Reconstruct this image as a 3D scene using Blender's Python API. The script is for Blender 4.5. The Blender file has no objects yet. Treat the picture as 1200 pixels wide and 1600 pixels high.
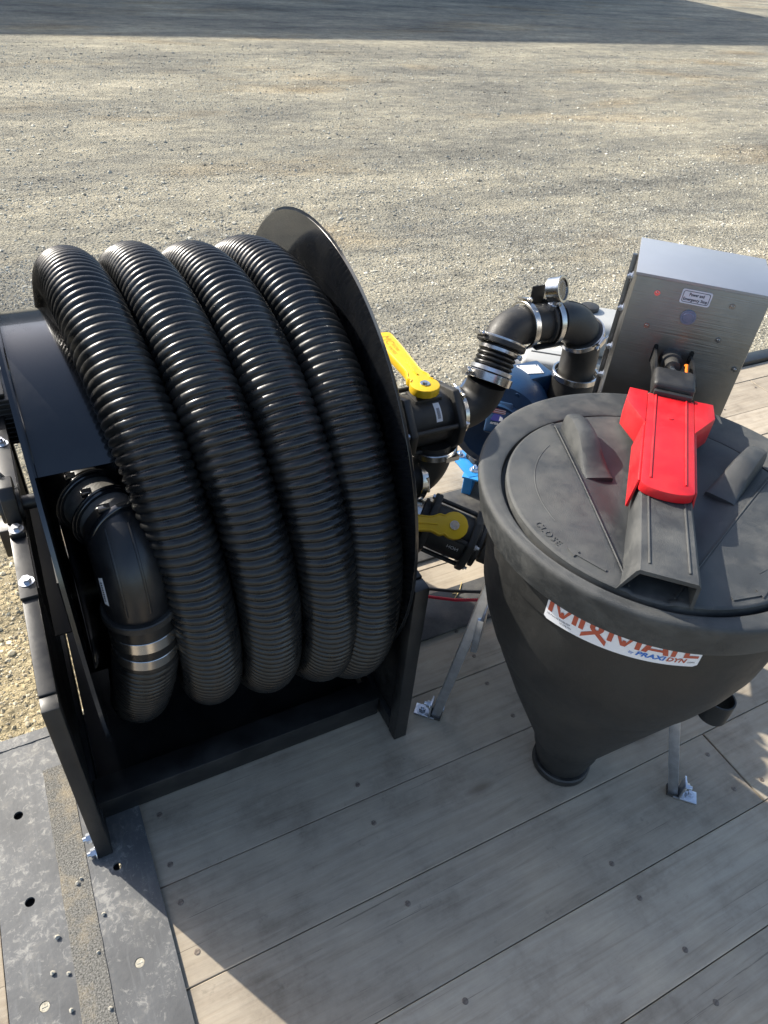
import bpy, bmesh, math, random
import numpy as np
from mathutils import Vector, Matrix
random.seed(7); RNG = np.random.default_rng(11)
S = bpy.context.scene
COL = S.collection
R = math.radians
GZ = -.8          # height of the yard below the trailer deck

# ------------------------------------------------------------------ camera
cam_d = bpy.data.cameras.new('camera'); cam = bpy.data.objects.new('camera', cam_d); COL.objects.link(cam)
cam_d.sensor_fit = 'AUTO'; cam_d.sensor_width = 36; cam_d.lens = 25.31
cam_d.clip_start = .05; cam_d.clip_end = 1000
cx = (0.89113031, -0.44788406, 0.0727093); cy = (0.23923421, 0.59992892, 0.76344763); cz = (-0.38555644, -0.66293677, 0.64176403)
cam.matrix_world = Matrix(((cx[0], cy[0], cz[0], 0), (cx[1], cy[1], cz[1], 0), (cx[2], cy[2], cz[2], 1.45), (0, 0, 0, 1)))
S.camera = cam
# ------------------------------------------------------------------ sky and sun
SUN_EL, SUN_AZ = 33.0, -29.5        # azimuth measured from +Y towards +X
w = bpy.data.worlds.new('World'); S.world = w; w.use_nodes = True
nt = w.node_tree; nt.nodes.clear()
sky = nt.nodes.new('ShaderNodeTexSky'); sky.sky_type = 'NISHITA'; sky.sun_disc = False
sky.sun_elevation = R(SUN_EL); sky.sun_rotation = R(SUN_AZ); sky.altitude = 300; sky.dust_density = 2.5; sky.ozone_density = .7
bg = nt.nodes.new('ShaderNodeBackground'); bg.inputs['Strength'].default_value = .15
wo = nt.nodes.new('ShaderNodeOutputWorld')
nt.links.new(sky.outputs[0], bg.inputs[0]); nt.links.new(bg.outputs[0], wo.inputs[0])
sd = bpy.data.lights.new('sun', 'SUN'); sd.energy = 4.8; sd.angle = R(.53); sd.color = (1, .94, .83)
so = bpy.data.objects.new('sun', sd); COL.objects.link(so)
sdir = Vector((math.sin(R(SUN_AZ)) * math.cos(R(SUN_EL)), math.cos(R(SUN_AZ)) * math.cos(R(SUN_EL)), math.sin(R(SUN_EL))))
so.rotation_euler = sdir.to_track_quat('Z', 'Y').to_euler()
S.view_settings.view_transform = 'Standard'; S.view_settings.look = 'None'
S.view_settings.exposure = 0.9; S.view_settings.gamma = 1; S.view_settings.use_curve_mapping = False

# ------------------------------------------------------------------ materials
def mat(name, col, rough=.5, metal=0., var=.0, vscale=8., bump=0., bscale=60., dust=0., dustcol=(.30, .27, .22), dscale=12., coat=0., rvar=0., spec=.5, dlo=.42, dhi=.8):
    m = bpy.data.materials.new(name); m.use_nodes = True
    t = m.node_tree; n = t.nodes; l = t.links; p = n['Principled BSDF']
    p.inputs['Base Color'].default_value = (*col, 1); p.inputs['Roughness'].default_value = rough
    p.inputs['Metallic'].default_value = metal; p.inputs['Coat Weight'].default_value = coat
    p.inputs['Specular IOR Level'].default_value = spec
    p.inputs['Coat Roughness'].default_value = .06
    co = n.new('ShaderNodeTexCoord').outputs['Object']
    def noise(sc, det=4, ro=.6):
        a = n.new('ShaderNodeTexNoise'); a.inputs['Scale'].default_value = sc; a.inputs['Detail'].default_value = det
        a.inputs['Roughness'].default_value = ro; l.new(co, a.inputs['Vector']); return a.outputs['Fac']
    cur = None
    if var:
        mx = n.new('ShaderNodeMix'); mx.data_type = 'RGBA'
        mx.inputs['A'].default_value = (*[c * (1 - var) for c in col], 1); mx.inputs['B'].default_value = (*[min(1, c * (1 + var)) for c in col], 1)
        rp = n.new('ShaderNodeMapRange'); rp.inputs['From Min'].default_value = .3; rp.inputs['From Max'].default_value = .7
        l.new(noise(vscale), rp.inputs[0]); l.new(rp.outputs[0], mx.inputs['Factor']); cur = mx.outputs['Result']
    if dust:
        mx = n.new('ShaderNodeMix'); mx.data_type = 'RGBA'
        if cur: l.new(cur, mx.inputs['A'])
        else: mx.inputs['A'].default_value = (*col, 1)
        mx.inputs['B'].default_value = (*dustcol, 1)
        rp = n.new('ShaderNodeMapRange'); rp.inputs['From Min'].default_value = dlo; rp.inputs['From Max'].default_value = dhi
        rp.inputs['To Max'].default_value = dust
        l.new(noise(dscale, 8, .7), rp.inputs[0]); l.new(rp.outputs[0], mx.inputs['Factor']); cur = mx.outputs['Result']
        rr = n.new('ShaderNodeMapRange'); rr.inputs['From Max'].default_value = dust
        rr.inputs['To Min'].default_value = rough; rr.inputs['To Max'].default_value = min(1, rough + .35)
        l.new(rp.outputs[0], rr.inputs[0]); l.new(rr.outputs[0], p.inputs['Roughness'])
    elif rvar:
        rr = n.new('ShaderNodeMapRange'); rr.inputs['From Min'].default_value = .3; rr.inputs['From Max'].default_value = .7
        rr.inputs['To Min'].default_value = max(.02, rough - rvar); rr.inputs['To Max'].default_value = rough + rvar
        l.new(noise(vscale * 1.7), rr.inputs[0]); l.new(rr.outputs[0], p.inputs['Roughness'])
    if cur: l.new(cur, p.inputs['Base Color'])
    if bump:
        b = n.new('ShaderNodeBump'); b.inputs['Strength'].default_value = bump; b.inputs['Distance'].default_value = .002
        l.new(noise(bscale, 6), b.inputs['Height']); l.new(b.outputs[0], p.inputs['Normal'])
    return m

def ramp(t, fac, stops):
    r = t.nodes.new('ShaderNodeValToRGB'); e = r.color_ramp.elements
    while len(e) < len(stops): e.new(.5)
    for k, (pos, c) in enumerate(stops): e[k].position = pos; e[k].color = (*c, 1)
    t.links.new(fac, r.inputs[0]); return r.outputs[0]

def wood_mat():
    m = bpy.data.materials.new('weathered_plank_wood'); m.use_nodes = True
    t = m.node_tree; n = t.nodes; l = t.links; p = n['Principled BSDF']; p.inputs['Roughness'].default_value = .85
    p.inputs['Specular IOR Level'].default_value = .25
    co = n.new('ShaderNodeTexCoord').outputs['Object']; oi = n.new('ShaderNodeObjectInfo')
    ad = n.new('ShaderNodeVectorMath'); ad.operation = 'ADD'
    sc = n.new('ShaderNodeVectorMath'); sc.operation = 'SCALE'; sc.inputs[3].default_value = 17.
    cb = n.new('ShaderNodeCombineXYZ'); l.new(oi.outputs['Random'], cb.inputs[0]); l.new(oi.outputs['Random'], cb.inputs[1]); l.new(cb.outputs[0], sc.inputs[0])
    l.new(co, ad.inputs[0]); l.new(sc.outputs[0], ad.inputs[1])
    mp = n.new('ShaderNodeMapping'); mp.inputs['Scale'].default_value = (2.2, 34, 34); l.new(ad.outputs[0], mp.inputs[0])
    g = n.new('ShaderNodeTexNoise'); g.inputs['Scale'].default_value = 2.2; g.inputs['Detail'].default_value = 9; g.inputs['Roughness'].default_value = .68; g.inputs['Distortion'].default_value = .5
    l.new(mp.outputs[0], g.inputs['Vector'])
    b = n.new('ShaderNodeTexNoise'); b.inputs['Scale'].default_value = 6.; b.inputs['Detail'].default_value = 8; b.inputs['Roughness'].default_value = .7; l.new(ad.outputs[0], b.inputs['Vector'])
    c1 = ramp(t, g.outputs['Fac'], [(.26, (.31, .255, .185)), (.45, (.40, .335, .25)), (.6, (.44, .375, .285)), (.78, (.48, .415, .32))])
    c2 = ramp(t, b.outputs['Fac'], [(.30, (.62, .61, .60)), (.48, (.93, .93, .93)), (.68, (1.10, 1.09, 1.06))])
    mu = n.new('ShaderNodeMix'); mu.data_type = 'RGBA'; mu.blend_type = 'MULTIPLY'; mu.inputs['Factor'].default_value = 1
    l.new(c1, mu.inputs['A']); l.new(c2, mu.inputs['B'])
    f = n.new('ShaderNodeTexNoise'); f.inputs['Scale'].default_value = 26; f.inputs['Detail'].default_value = 8; f.inputs['Roughness'].default_value = .75; l.new(ad.outputs[0], f.inputs['Vector'])
    rp = n.new('ShaderNodeMapRange'); rp.inputs['From Min'].default_value = .60; rp.inputs['From Max'].default_value = .78; rp.inputs['To Max'].default_value = .5; l.new(f.outputs['Fac'], rp.inputs[0])
    sp = n.new('ShaderNodeMix'); sp.data_type = 'RGBA'; sp.inputs['B'].default_value = (.10, .08, .06, 1)
    l.new(rp.outputs[0], sp.inputs['Factor']); l.new(mu.outputs['Result'], sp.inputs['A'])
    m3 = n.new('ShaderNodeMapping'); m3.inputs['Scale'].default_value = (1.3, 75, 75); l.new(ad.outputs[0], m3.inputs[0])
    ck = n.new('ShaderNodeTexNoise'); ck.inputs['Scale'].default_value = 1.6; ck.inputs['Detail'].default_value = 6; ck.inputs['Roughness'].default_value = .62; ck.inputs['Distortion'].default_value = .3; l.new(m3.outputs[0], ck.inputs['Vector'])
    cr = n.new('ShaderNodeMapRange'); cr.inputs['From Min'].default_value = .655; cr.inputs['From Max'].default_value = .69; cr.inputs['To Max'].default_value = .55; l.new(ck.outputs['Fac'], cr.inputs[0])
    sp2 = n.new('ShaderNodeMix'); sp2.data_type = 'RGBA'; sp2.inputs['B'].default_value = (.07, .055, .04, 1); l.new(cr.outputs[0], sp2.inputs['Factor']); l.new(sp.outputs['Result'], sp2.inputs['A']); sp = sp2
    m4 = n.new('ShaderNodeMapping'); m4.inputs['Scale'].default_value = (2.3, 6.5, 0.01); l.new(ad.outputs[0], m4.inputs[0])
    kn = n.new('ShaderNodeTexVoronoi'); kn.inputs['Scale'].default_value = 1.0; l.new(m4.outputs[0], kn.inputs['Vector'])
    kr = n.new('ShaderNodeMapRange'); kr.inputs['From Min'].default_value = .10; kr.inputs['From Max'].default_value = .03; kr.inputs['To Max'].default_value = .55; l.new(kn.outputs['Distance'], kr.inputs[0])
    sp3 = n.new('ShaderNodeMix'); sp3.data_type = 'RGBA'; sp3.inputs['B'].default_value = (.13, .085, .05, 1); l.new(kr.outputs[0], sp3.inputs['Factor']); l.new(sp.outputs['Result'], sp3.inputs['A']); sp = sp3
    tint = n.new('ShaderNodeHueSaturation'); tint.inputs['Saturation'].default_value = .92
    vr = n.new('ShaderNodeMapRange'); vr.inputs['To Min'].default_value = .80; vr.inputs['To Max'].default_value = 1.10
    l.new(oi.outputs['Random'], vr.inputs[0]); l.new(vr.outputs[0], tint.inputs['Value']); l.new(sp.outputs['Result'], tint.inputs['Color'])
    l.new(tint.outputs[0], p.inputs['Base Color'])
    bu = n.new('ShaderNodeBump'); bu.inputs['Strength'].default_value = .35; bu.inputs['Distance'].default_value = .0022
    l.new(g.outputs['Fac'], bu.inputs['Height']); l.new(bu.outputs[0], p.inputs['Normal'])
    return m

def gravel_mat(name, stone=False):
    m = bpy.data.materials.new(name); m.use_nodes = True
    t = m.node_tree; n = t.nodes; l = t.links; p = n['Principled BSDF']; p.inputs['Roughness'].default_value = .95
    p.inputs['Specular IOR Level'].default_value = .15
    co = n.new('ShaderNodeTexCoord').outputs['Object']
    def noise(sc, det=6, ro=.65, vec=co):
        a = n.new('ShaderNodeTexNoise'); a.inputs['Scale'].default_value = sc; a.inputs['Detail'].default_value = det
        a.inputs['Roughness'].default_value = ro; l.new(vec, a.inputs['Vector']); return a.outputs['Fac']
    def mapped(sc, rot):
        mp = n.new('ShaderNodeMapping'); mp.inputs['Scale'].default_value = sc; mp.inputs['Rotation'].default_value = (0, 0, R(rot)); l.new(co, mp.inputs[0]); return mp.outputs[0]
    def mul(a_, b_, f=1.):
        m_ = n.new('ShaderNodeMix'); m_.data_type = 'RGBA'; m_.blend_type = 'MULTIPLY'; m_.inputs['Factor'].default_value = f; l.new(a_, m_.inputs['A']); l.new(b_, m_.inputs['B']); return m_.outputs['Result']
    big = ramp(t, noise(.9, 9, .70, mapped((.34, 1, 1), -6)), [(.32, (.52, .53, .54)), (.45, (.84, .84, .82)), (.53, (1.02, 1.0, .93)), (.60, (1.22, 1.18, 1.08)), (.70, (1.58, 1.51, 1.36))])
    mid = ramp(t, noise(6.5, 10, .80, mapped((.55, 1, 1), 8)), [(.34, (.62, .62, .62)), (.48, (.94, .94, .93)), (.60, (1.16, 1.14, 1.08)), (.72, (1.35, 1.32, 1.22))])
    brown = ramp(t, noise(.55, 6, .6, mapped((.5, 1.2, 1), 20)), [(.55, (1, 1, 1)), (.70, (1.02, .90, .76))])
    fine = ramp(t, noise(46 if not stone else 9, 12, .86), [(.28, (.092, .086, .074)), (.42, (.255, .24, .203)), (.52, (.385, .366, .310)), (.62, (.52, .497, .428)), (.76, (.72, .695, .615))])
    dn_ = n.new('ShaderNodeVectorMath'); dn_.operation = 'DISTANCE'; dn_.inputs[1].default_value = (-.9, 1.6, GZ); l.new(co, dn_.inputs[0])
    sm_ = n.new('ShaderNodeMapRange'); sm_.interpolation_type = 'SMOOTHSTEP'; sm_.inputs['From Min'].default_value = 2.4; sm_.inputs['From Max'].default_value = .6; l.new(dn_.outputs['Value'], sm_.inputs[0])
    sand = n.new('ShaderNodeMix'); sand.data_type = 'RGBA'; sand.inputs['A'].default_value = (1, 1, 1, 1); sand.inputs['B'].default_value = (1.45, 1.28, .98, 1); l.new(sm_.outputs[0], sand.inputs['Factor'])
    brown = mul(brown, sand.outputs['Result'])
    class _R: outputs = {}
    mu = _R(); mu.outputs = {'Result': mul(mul(mul(fine, big), mid), brown)}
    vo = n.new('ShaderNodeTexVoronoi'); vo.inputs['Scale'].default_value = 95; l.new(co, vo.inputs['Vector'])
    if not stone:
        vc = ramp(t, vo.outputs['Distance'], [(.1, (1.12, 1.12, 1.12)), (.55, (.8, .8, .8))])
        m2 = n.new('ShaderNodeMix'); m2.data_type = 'RGBA'; m2.blend_type = 'MULTIPLY'; m2.inputs['Factor'].default_value = .8
        l.new(mu.outputs['Result'], m2.inputs['A']); l.new(vc, m2.inputs['B']); l.new(m2.outputs['Result'], p.inputs['Base Color'])
        def vor(sc):
            a = n.new('ShaderNodeTexVoronoi'); a.inputs['Scale'].default_value = sc; a.inputs['Randomness'].default_value = 1; l.new(co, a.inputs['Vector'])
            r_ = n.new('ShaderNodeMapRange'); r_.inputs['From Min'].default_value = .0; r_.inputs['From Max'].default_value = .55; r_.inputs['To Min'].default_value = 1; r_.inputs['To Max'].default_value = 0
            l.new(a.outputs['Distance'], r_.inputs[0]); return r_.outputs[0]
        b1 = n.new('ShaderNodeBump'); b1.inputs['Strength'].default_value = .8; b1.inputs['Distance'].default_value = .009; l.new(vor(95), b1.inputs['Height'])
        b2 = n.new('ShaderNodeBump'); b2.inputs['Strength'].default_value = .9; b2.inputs['Distance'].default_value = .016; l.new(vor(34), b2.inputs['Height']); l.new(b1.outputs[0], b2.inputs['Normal'])
        b3 = n.new('ShaderNodeBump'); b3.inputs['Strength'].default_value = .6; b3.inputs['Distance'].default_value = .05; l.new(noise(9, 9, .8), b3.inputs['Height']); l.new(b2.outputs[0], b3.inputs['Normal'])
        l.new(b3.outputs[0], p.inputs['Normal'])
    else:
        at = n.new('ShaderNodeAttribute'); at.attribute_name = 'tone'
        hv = n.new('ShaderNodeHueSaturation'); l.new(mu.outputs['Result'], hv.inputs['Color']); l.new(at.outputs['Fac'], hv.inputs['Value']); hv.inputs['Saturation'].default_value = .8
        l.new(hv.outputs[0], p.inputs['Base Color'])
    return m

def plate_mat():
    m = mat('dusty_black_deck_plate', (.088, .091, .094), .6, .1, .3, 7, .25, 90)
    t = m.node_tree; n = t.nodes; l = t.links; p = n['Principled BSDF']
    src = p.inputs['Base Color'].links[0].from_socket
    co = n.new('ShaderNodeTexCoord').outputs['Object']
    a = n.new('ShaderNodeTexNoise'); a.inputs['Scale'].default_value = 14; a.inputs['Detail'].default_value = 12; a.inputs['Roughness'].default_value = .78; l.new(co, a.inputs['Vector'])
    rp = n.new('ShaderNodeMapRange'); rp.inputs['From Min'].default_value = .52; rp.inputs['From Max'].default_value = .75; rp.inputs['To Max'].default_value = .4; l.new(a.outputs['Fac'], rp.inputs[0])
    mx = n.new('ShaderNodeMix'); mx.data_type = 'RGBA'; mx.inputs['B'].default_value = (.30, .27, .21, 1)
    l.new(rp.outputs[0], mx.inputs['Factor']); l.new(src, mx.inputs['A'])
    mp = n.new('ShaderNodeMapping'); mp.inputs['Scale'].default_value = (60, 8, 8); mp.inputs['Rotation'].default_value = (0, 0, R(28)); l.new(co, mp.inputs[0])
    s = n.new('ShaderNodeTexNoise'); s.inputs['Scale'].default_value = 2; s.inputs['Detail'].default_value = 6; l.new(mp.outputs[0], s.inputs['Vector'])
    r2 = n.new('ShaderNodeMapRange'); r2.inputs['From Min'].default_value = .56; r2.inputs['From Max'].default_value = .75; r2.inputs['To Max'].default_value = .13; l.new(s.outputs['Fac'], r2.inputs[0])
    fk = n.new('ShaderNodeTexNoise'); fk.inputs['Scale'].default_value = 75; fk.inputs['Detail'].default_value = 8; fk.inputs['Roughness'].default_value = .75; fk.inputs['Distortion'].default_value = .6; l.new(co, fk.inputs['Vector'])
    fm = n.new('ShaderNodeTexNoise'); fm.inputs['Scale'].default_value = 7; fm.inputs['Detail'].default_value = 4; l.new(co, fm.inputs['Vector'])
    fa = n.new('ShaderNodeMath'); fa.operation = 'MULTIPLY_ADD'; fa.inputs[1].default_value = .45; l.new(fm.outputs['Fac'], fa.inputs[0]); l.new(fk.outputs['Fac'], fa.inputs[2])
    fr = n.new('ShaderNodeMapRange'); fr.inputs['From Min'].default_value = .76; fr.inputs['From Max'].default_value = .90; fr.inputs['To Max'].default_value = .55; l.new(fa.outputs[0], fr.inputs[0])
    mf = n.new('ShaderNodeMix'); mf.data_type = 'RGBA'; mf.inputs['B'].default_value = (.34, .33, .30, 1); l.new(fr.outputs[0], mf.inputs['Factor']); l.new(mx.outputs['Result'], mf.inputs['A']); mx = mf
    m2 = n.new('ShaderNodeMix'); m2.data_type = 'RGBA'; m2.inputs['B'].default_value = (.33, .34, .34, 1)
    l.new(r2.outputs[0], m2.inputs['Factor']); l.new(mx.outputs['Result'], m2.inputs['A']); l.new(m2.outputs['Result'], p.inputs['Base Color'])
    return m

def brushed_mat(name, col, rough=.32, k=1):
    m = mat(name, col, rough, 1., .08 * k, 5, rvar=.03 * k)
    t = m.node_tree; n = t.nodes; l = t.links; p = n['Principled BSDF']
    co = n.new('ShaderNodeTexCoord').outputs['Object']
    mp = n.new('ShaderNodeMapping'); mp.inputs['Scale'].default_value = (4, 4, 260); l.new(co, mp.inputs[0])
    s = n.new('ShaderNodeTexNoise'); s.inputs['Scale'].default_value = 2; s.inputs['Detail'].default_value = 4; l.new(mp.outputs[0], s.inputs['Vector'])
    b = n.new('ShaderNodeBump'); b.inputs['Strength'].default_value = .12 * k; b.inputs['Distance'].default_value = .001
    l.new(s.outputs['Fac'], b.inputs['Height']); l.new(b.outputs[0], p.inputs['Normal'])
    return m

M = dict(
    plateb=mat('dusty_black_steel', (.03, .03, .031), .5, 0, .3, 12, .2, 200, .5, (.20, .19, .165), 14),
    recess=mat('painted_shade_black', (.0055, .0055, .006), .55),  # shade inside the open channel, put into its colour
    coupling=mat('dusty_worn_coupling', (.11, .105, .095), .5, 0, .5, 40, .5, 300),
    pebble=mat('pebble_stone', (.34, .32, .27), .9, 0, .3, 3),
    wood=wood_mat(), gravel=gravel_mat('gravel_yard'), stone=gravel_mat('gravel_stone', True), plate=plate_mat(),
    tape=mat('worn_grip_tape', (.15, .145, .13), .95, 0, .8, 330, 1.0, 420, .75, (.38, .31, .20), 11, dlo=.50, dhi=.74),
    gloss=mat('gloss_black_paint', (.006, .007, .009), .09, 0, .2, 6, .02, 40, .10, (.16, .15, .13), 5, coat=.6),
    satin=mat('satin_black_paint', (.009, .0095, .0105), .36, 0, .25, 14, .06, 120, .16, (.15, .14, .12), 11),
    pipe=mat('semi_gloss_black_pipe', (.009, .0095, .011), .30, 0, .2, 12, .08, 150, .10, (.12, .115, .10), 10),
    hose=mat('black_rubber_hose', (.0065, .007, .0075), .27, 0, .35, 30, .12, 160, .22, (.085, .08, .07), 20),
    band=brushed_mat('steel_hose_band', (.62, .60, .56), .25),
    clamp=mat('worn_steel_clamp', (.56, .55, .53), .24, 1, .2, 60, .05, 200),
    zinc=mat('zinc_plated_steel', (.62, .65, .70), .34, 1, .15, 50, .06, 200),
    poly=mat('black_polypropylene', (.017, .0168, .0165), .44, 0, .25, 12, .22, 700, .26, (.16, .15, .13), 14),
    tank=mat('charcoal_moulded_plastic', (.0155, .0158, .0155), .47, 0, .2, 9, .22, 420, .10, (.13, .125, .11), 10),
    lid=mat('dusty_moulded_lid', (.036, .0385, .0395), .48, 0, .25, 16, .6, 900, .42, (.17, .168, .155), 11, dlo=.45, dhi=.68),
    red=mat('red_moulded_plastic', (.56, .010, .015), .38, 0, .14, 14, .20, 500, .14, (.42, .10, .09), 20),
    yellow=mat('yellow_moulded_handle', (.74, .47, .012), .42, 0, .08, 20, .10, 200),
    yellowd=mat('dark_yellow_letter', (.36, .19, .010), .6),  # flat letters, a darker yellow than the lever
    steel=brushed_mat('brushed_stainless_box', (.21, .207, .205), .36, 3),
    topsteel=mat('dusty_steel_top', (.40, .42, .45), .55, .8, .06, 6),
    alu=mat('cast_aluminium', (.58, .57, .55), .45, .8, .2, 30, .3, 200),
    cream=mat('cream_engine_plastic', (.40, .40, .38), .45, 0, .06, 10),
    blue=mat('blue_pump_paint', (.010, .045, .12), .36, 0, .2, 12, .25, 120, .12, (.2, .2, .18), 14),
    bright=mat('bright_blue_bracket', (.02, .22, .56), .4, 0, .1, 12),
    white=mat('white_sticker', (.74, .74, .76), .45), lilac=mat('printed_label_face', (.60, .60, .66), .4),
    ink=mat('dark_print', (.03, .03, .05), .6), inkred=mat('brick_red_print', (.42, .085, .045), .55),
    inkblue=mat('blue_print', (.035, .15, .50), .55), button=mat('blue_grey_button', (.17, .195, .28), .3, .2),
    flagred=mat('flag_red_print', (.34, .06, .07), .5), flagblue=mat('flag_blue_print', (.05, .05, .28), .5),
    red_wire=mat('red_cable_sheath', (.55, .015, .04), .35), black_wire=mat('black_cable_sheath', (.03, .03, .03), .4),
    orange=mat('orange_cable', (.8, .18, .01), .45), hole=mat('hole_dark', (.004, .004, .004), .95),
    bung=mat('dusty_bolt_head', (.42, .39, .31), .8, 0, .4, 120, .6, 500), glass=mat('gauge_face', (.03, .03, .032), .12, 0, coat=1.),
    straw=mat('dry_straw', (.55, .42, .18), .8), wall=mat('corrugated_cladding', (.32, .33, .35), .6, .2, .1, 2), rust=mat('rusty_screw', (.19, .155, .125), .6, .4, .4, 200),
)

# ------------------------------------------------------------------ mesh builder
class MB:
    def __init__(s): s.v = []; s.f = []; s.sm = []
    def add(s, vs, fs, M4=None, smooth=False):
        o = len(s.v)
        for p in vs:
            p = Vector(p); s.v.append(M4 @ p if M4 is not None else p)
        for f in fs: s.f.append([i + o for i in f]); s.sm.append(smooth)
        return s
    def box(s, c, d, M4=None):
        x, y, z = [k / 2 for k in d]; c = Vector(c)
        vs = [c + Vector((a * x, b * y, e * z)) for a in (-1, 1) for b in (-1, 1) for e in (-1, 1)]
        return s.add(vs, [(0, 1, 3, 2), (4, 6, 7, 5), (0, 4, 5, 1), (2, 3, 7, 6), (0, 2, 6, 4), (1, 5, 7, 3)], M4)
    def prism(s, poly, z0, z1, M4=None):
        n = len(poly); vs = [(x, y, z0) for x, y in poly] + [(x, y, z1) for x, y in poly]
        fs = [tuple(reversed(range(n))), tuple(range(n, 2 * n))] + [(i, (i + 1) % n, n + (i + 1) % n, n + i) for i in range(n)]
        return s.add(vs, fs, M4)
    def lathe(s, prof, seg=48, M4=None, a0=0., a1=2 * math.pi, smooth=True, caps=False):
        full = abs(a1 - a0 - 2 * math.pi) < 1e-6; ns = seg if full else seg + 1; n = len(prof); vs = []; fs = []
        for k in range(ns):
            a = a0 + (a1 - a0) * k / seg
            for r, z in prof: vs.append((r * math.cos(a), r * math.sin(a), z))
        for k in range(seg):
            k2 = (k + 1) % ns
            for i in range(n - 1): fs.append((k * n + i, k2 * n + i, k2 * n + i + 1, k * n + i + 1))
        s.add(vs, fs, M4, smooth)
        return s
    def cyl(s, p0, p1, r0, r1=None, seg=20, smooth=True):
        p0 = Vector(p0); p1 = Vector(p1); r1 = r0 if r1 is None else r1; d = p1 - p0
        M4 = Matrix.Translation(p0) @ d.to_track_quat('Z', 'X').to_matrix().to_4x4(); L = d.length
        vs = []; fs = []
        for z, r in ((0, r0), (L, r1)):
            for k in range(seg): a = 2 * math.pi * k / seg; vs.append((r * math.cos(a), r * math.sin(a), z))
        s.add(vs, [(k, (k + 1) % seg, seg + (k + 1) % seg, seg + k) for k in range(seg)], M4, smooth)
        s.add(vs, [tuple(reversed(range(seg))), tuple(range(seg, 2 * seg))], M4, False)
        return s
    def ring(s, p0, p1, ri, ro, seg=40):
        p0 = Vector(p0); p1 = Vector(p1); d = p1 - p0; L = d.length
        M4 = Matrix.Translation(p0) @ d.to_track_quat('Z', 'X').to_matrix().to_4x4()
        b = min(.15 * (ro - ri), .15 * L)
        return s.lathe([(ri, 0), (ro - b, 0), (ro, b), (ro, L - b), (ro - b, L), (ri, L), (ri, 0)], seg, M4, smooth=False)
    def tube(s, path, rad, seg=24, caps=True, smooth=True, phase=None):
        P = [Vector(p) for p in path]; n = len(P); vs = []; fs = []
        if not hasattr(rad, '__len__'): rad = [rad] * n
        T = [(P[min(i + 1, n - 1)] - P[max(i - 1, 0)]).normalized() for i in range(n)]
        u = T[0].orthogonal().normalized()
        for i in range(n):
            u = (u - T[i] * u.dot(T[i])).normalized(); v = T[i].cross(u)
            for k in range(seg):
                a = 2 * math.pi * k / seg; vs.append(P[i] + (u * math.cos(a) + v * math.sin(a)) * rad[i])
        for i in range(n - 1):
            for k in range(seg): fs.append((i * seg + k, i * seg + (k + 1) % seg, (i + 1) * seg + (k + 1) % seg, (i + 1) * seg + k))
        s.add(vs, fs, None, smooth)
        if caps: s.add(vs[:seg], [tuple(reversed(range(seg)))]); s.add(vs[-seg:], [tuple(range(seg))])
        return s
    def bolt(s, p, d, r=.009, h=.007, washer=True, stud=0.):
        p = Vector(p); d = Vector(d).normalized()
        if washer: s.cyl(p, p + d * .0018, r * 1.55, seg=18); p = p + d * .0018
        s.cyl(p, p + d * h, r, r * .96, 6, False)
        if stud: s.cyl(p + d * h, p + d * (h + stud), r * .5, seg=10)
        return s

def obj(name, mb, m, parent=None, bevel=0., bseg=2, label=None, angle=35, kind=None):
    off = parent.matrix_world.translation.copy() if parent is not None else Vector((0, 0, 0))
    if parent is not None and parent.type == 'MESH': off = Vector(parent.get('_off', (0, 0, 0)))
    if parent is not None and parent.type == 'EMPTY': off = Vector(parent.location)
    me = bpy.data.meshes.new(name); me.from_pydata([v - off for v in mb.v], [], mb.f)
    me.polygons.foreach_set('use_smooth', mb.sm); me.materials.append(M[m] if isinstance(m, str) else m)
    if bevel:
        bm = bmesh.new(); bm.from_mesh(me); bmesh.ops.remove_doubles(bm, verts=bm.verts, dist=1e-5)
        bmesh.ops.recalc_face_normals(bm, faces=bm.faces)
        ed = [e for e in bm.edges if len(e.link_faces) == 2 and e.calc_face_angle(0) > R(angle)]
        bmesh.ops.bevel(bm, geom=ed, offset=bevel, segments=bseg, affect='EDGES', profile=.5, clamp_overlap=True)
        bm.to_mesh(me); bm.free()
    me.set_sharp_from_angle(angle=R(38)); me.update()
    o = bpy.data.objects.new(name, me); COL.objects.link(o)
    if parent is not None: o.parent = parent; OFF[o.name] = off; o['_off'] = tuple(off)
    if label: o['label'] = label
    if kind: o['kind'] = kind
    return o
OFF = {}
def thing(name, label, cat, loc, group=None):
    o = bpy.data.objects.new(name, None); COL.objects.link(o); o.location = loc; o['label'] = label; o['category'] = cat
    o.empty_display_size = .1
    if group: o['group'] = group
    return o
def tag(o, label, cat, group=None):
    o['label'] = label; o['category'] = cat
    if group: o['group'] = group
    return o
def text_mb(txt, size, fn, shear=0., mb=None, align='LEFT', space=1., depth=0., bold=0.):
    c = bpy.data.curves.new('t', 'FONT'); c.body = txt; c.size = size; c.align_x = align; c.space_character = space; c.shear = shear
    c.extrude = depth; c.resolution_u = 3; c.offset = bold
    o = bpy.data.objects.new('t', c); COL.objects.link(o)
    dg = bpy.context.evaluated_depsgraph_get(); me = bpy.data.meshes.new_from_object(o.evaluated_get(dg))
    mb = mb or MB(); mb.add([fn(v.co.x, v.co.y, v.co.z) for v in me.vertices], [tuple(p.vertices) for p in me.polygons])
    bpy.data.objects.remove(o); bpy.data.curves.remove(c); bpy.data.meshes.remove(me); return mb
def text_fit(txt, size, x0, x1, fn, **kw):
    t = text_mb(txt, size, lambda x, y, z: (x, y, z), **kw); lo = min(v.x for v in t.v); hi = max(v.x for v in t.v)
    t.v = [Vector(fn(x0 + (v.x - lo) / (hi - lo) * (x1 - x0), v.y, v.z)) for v in t.v]; return t
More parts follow.
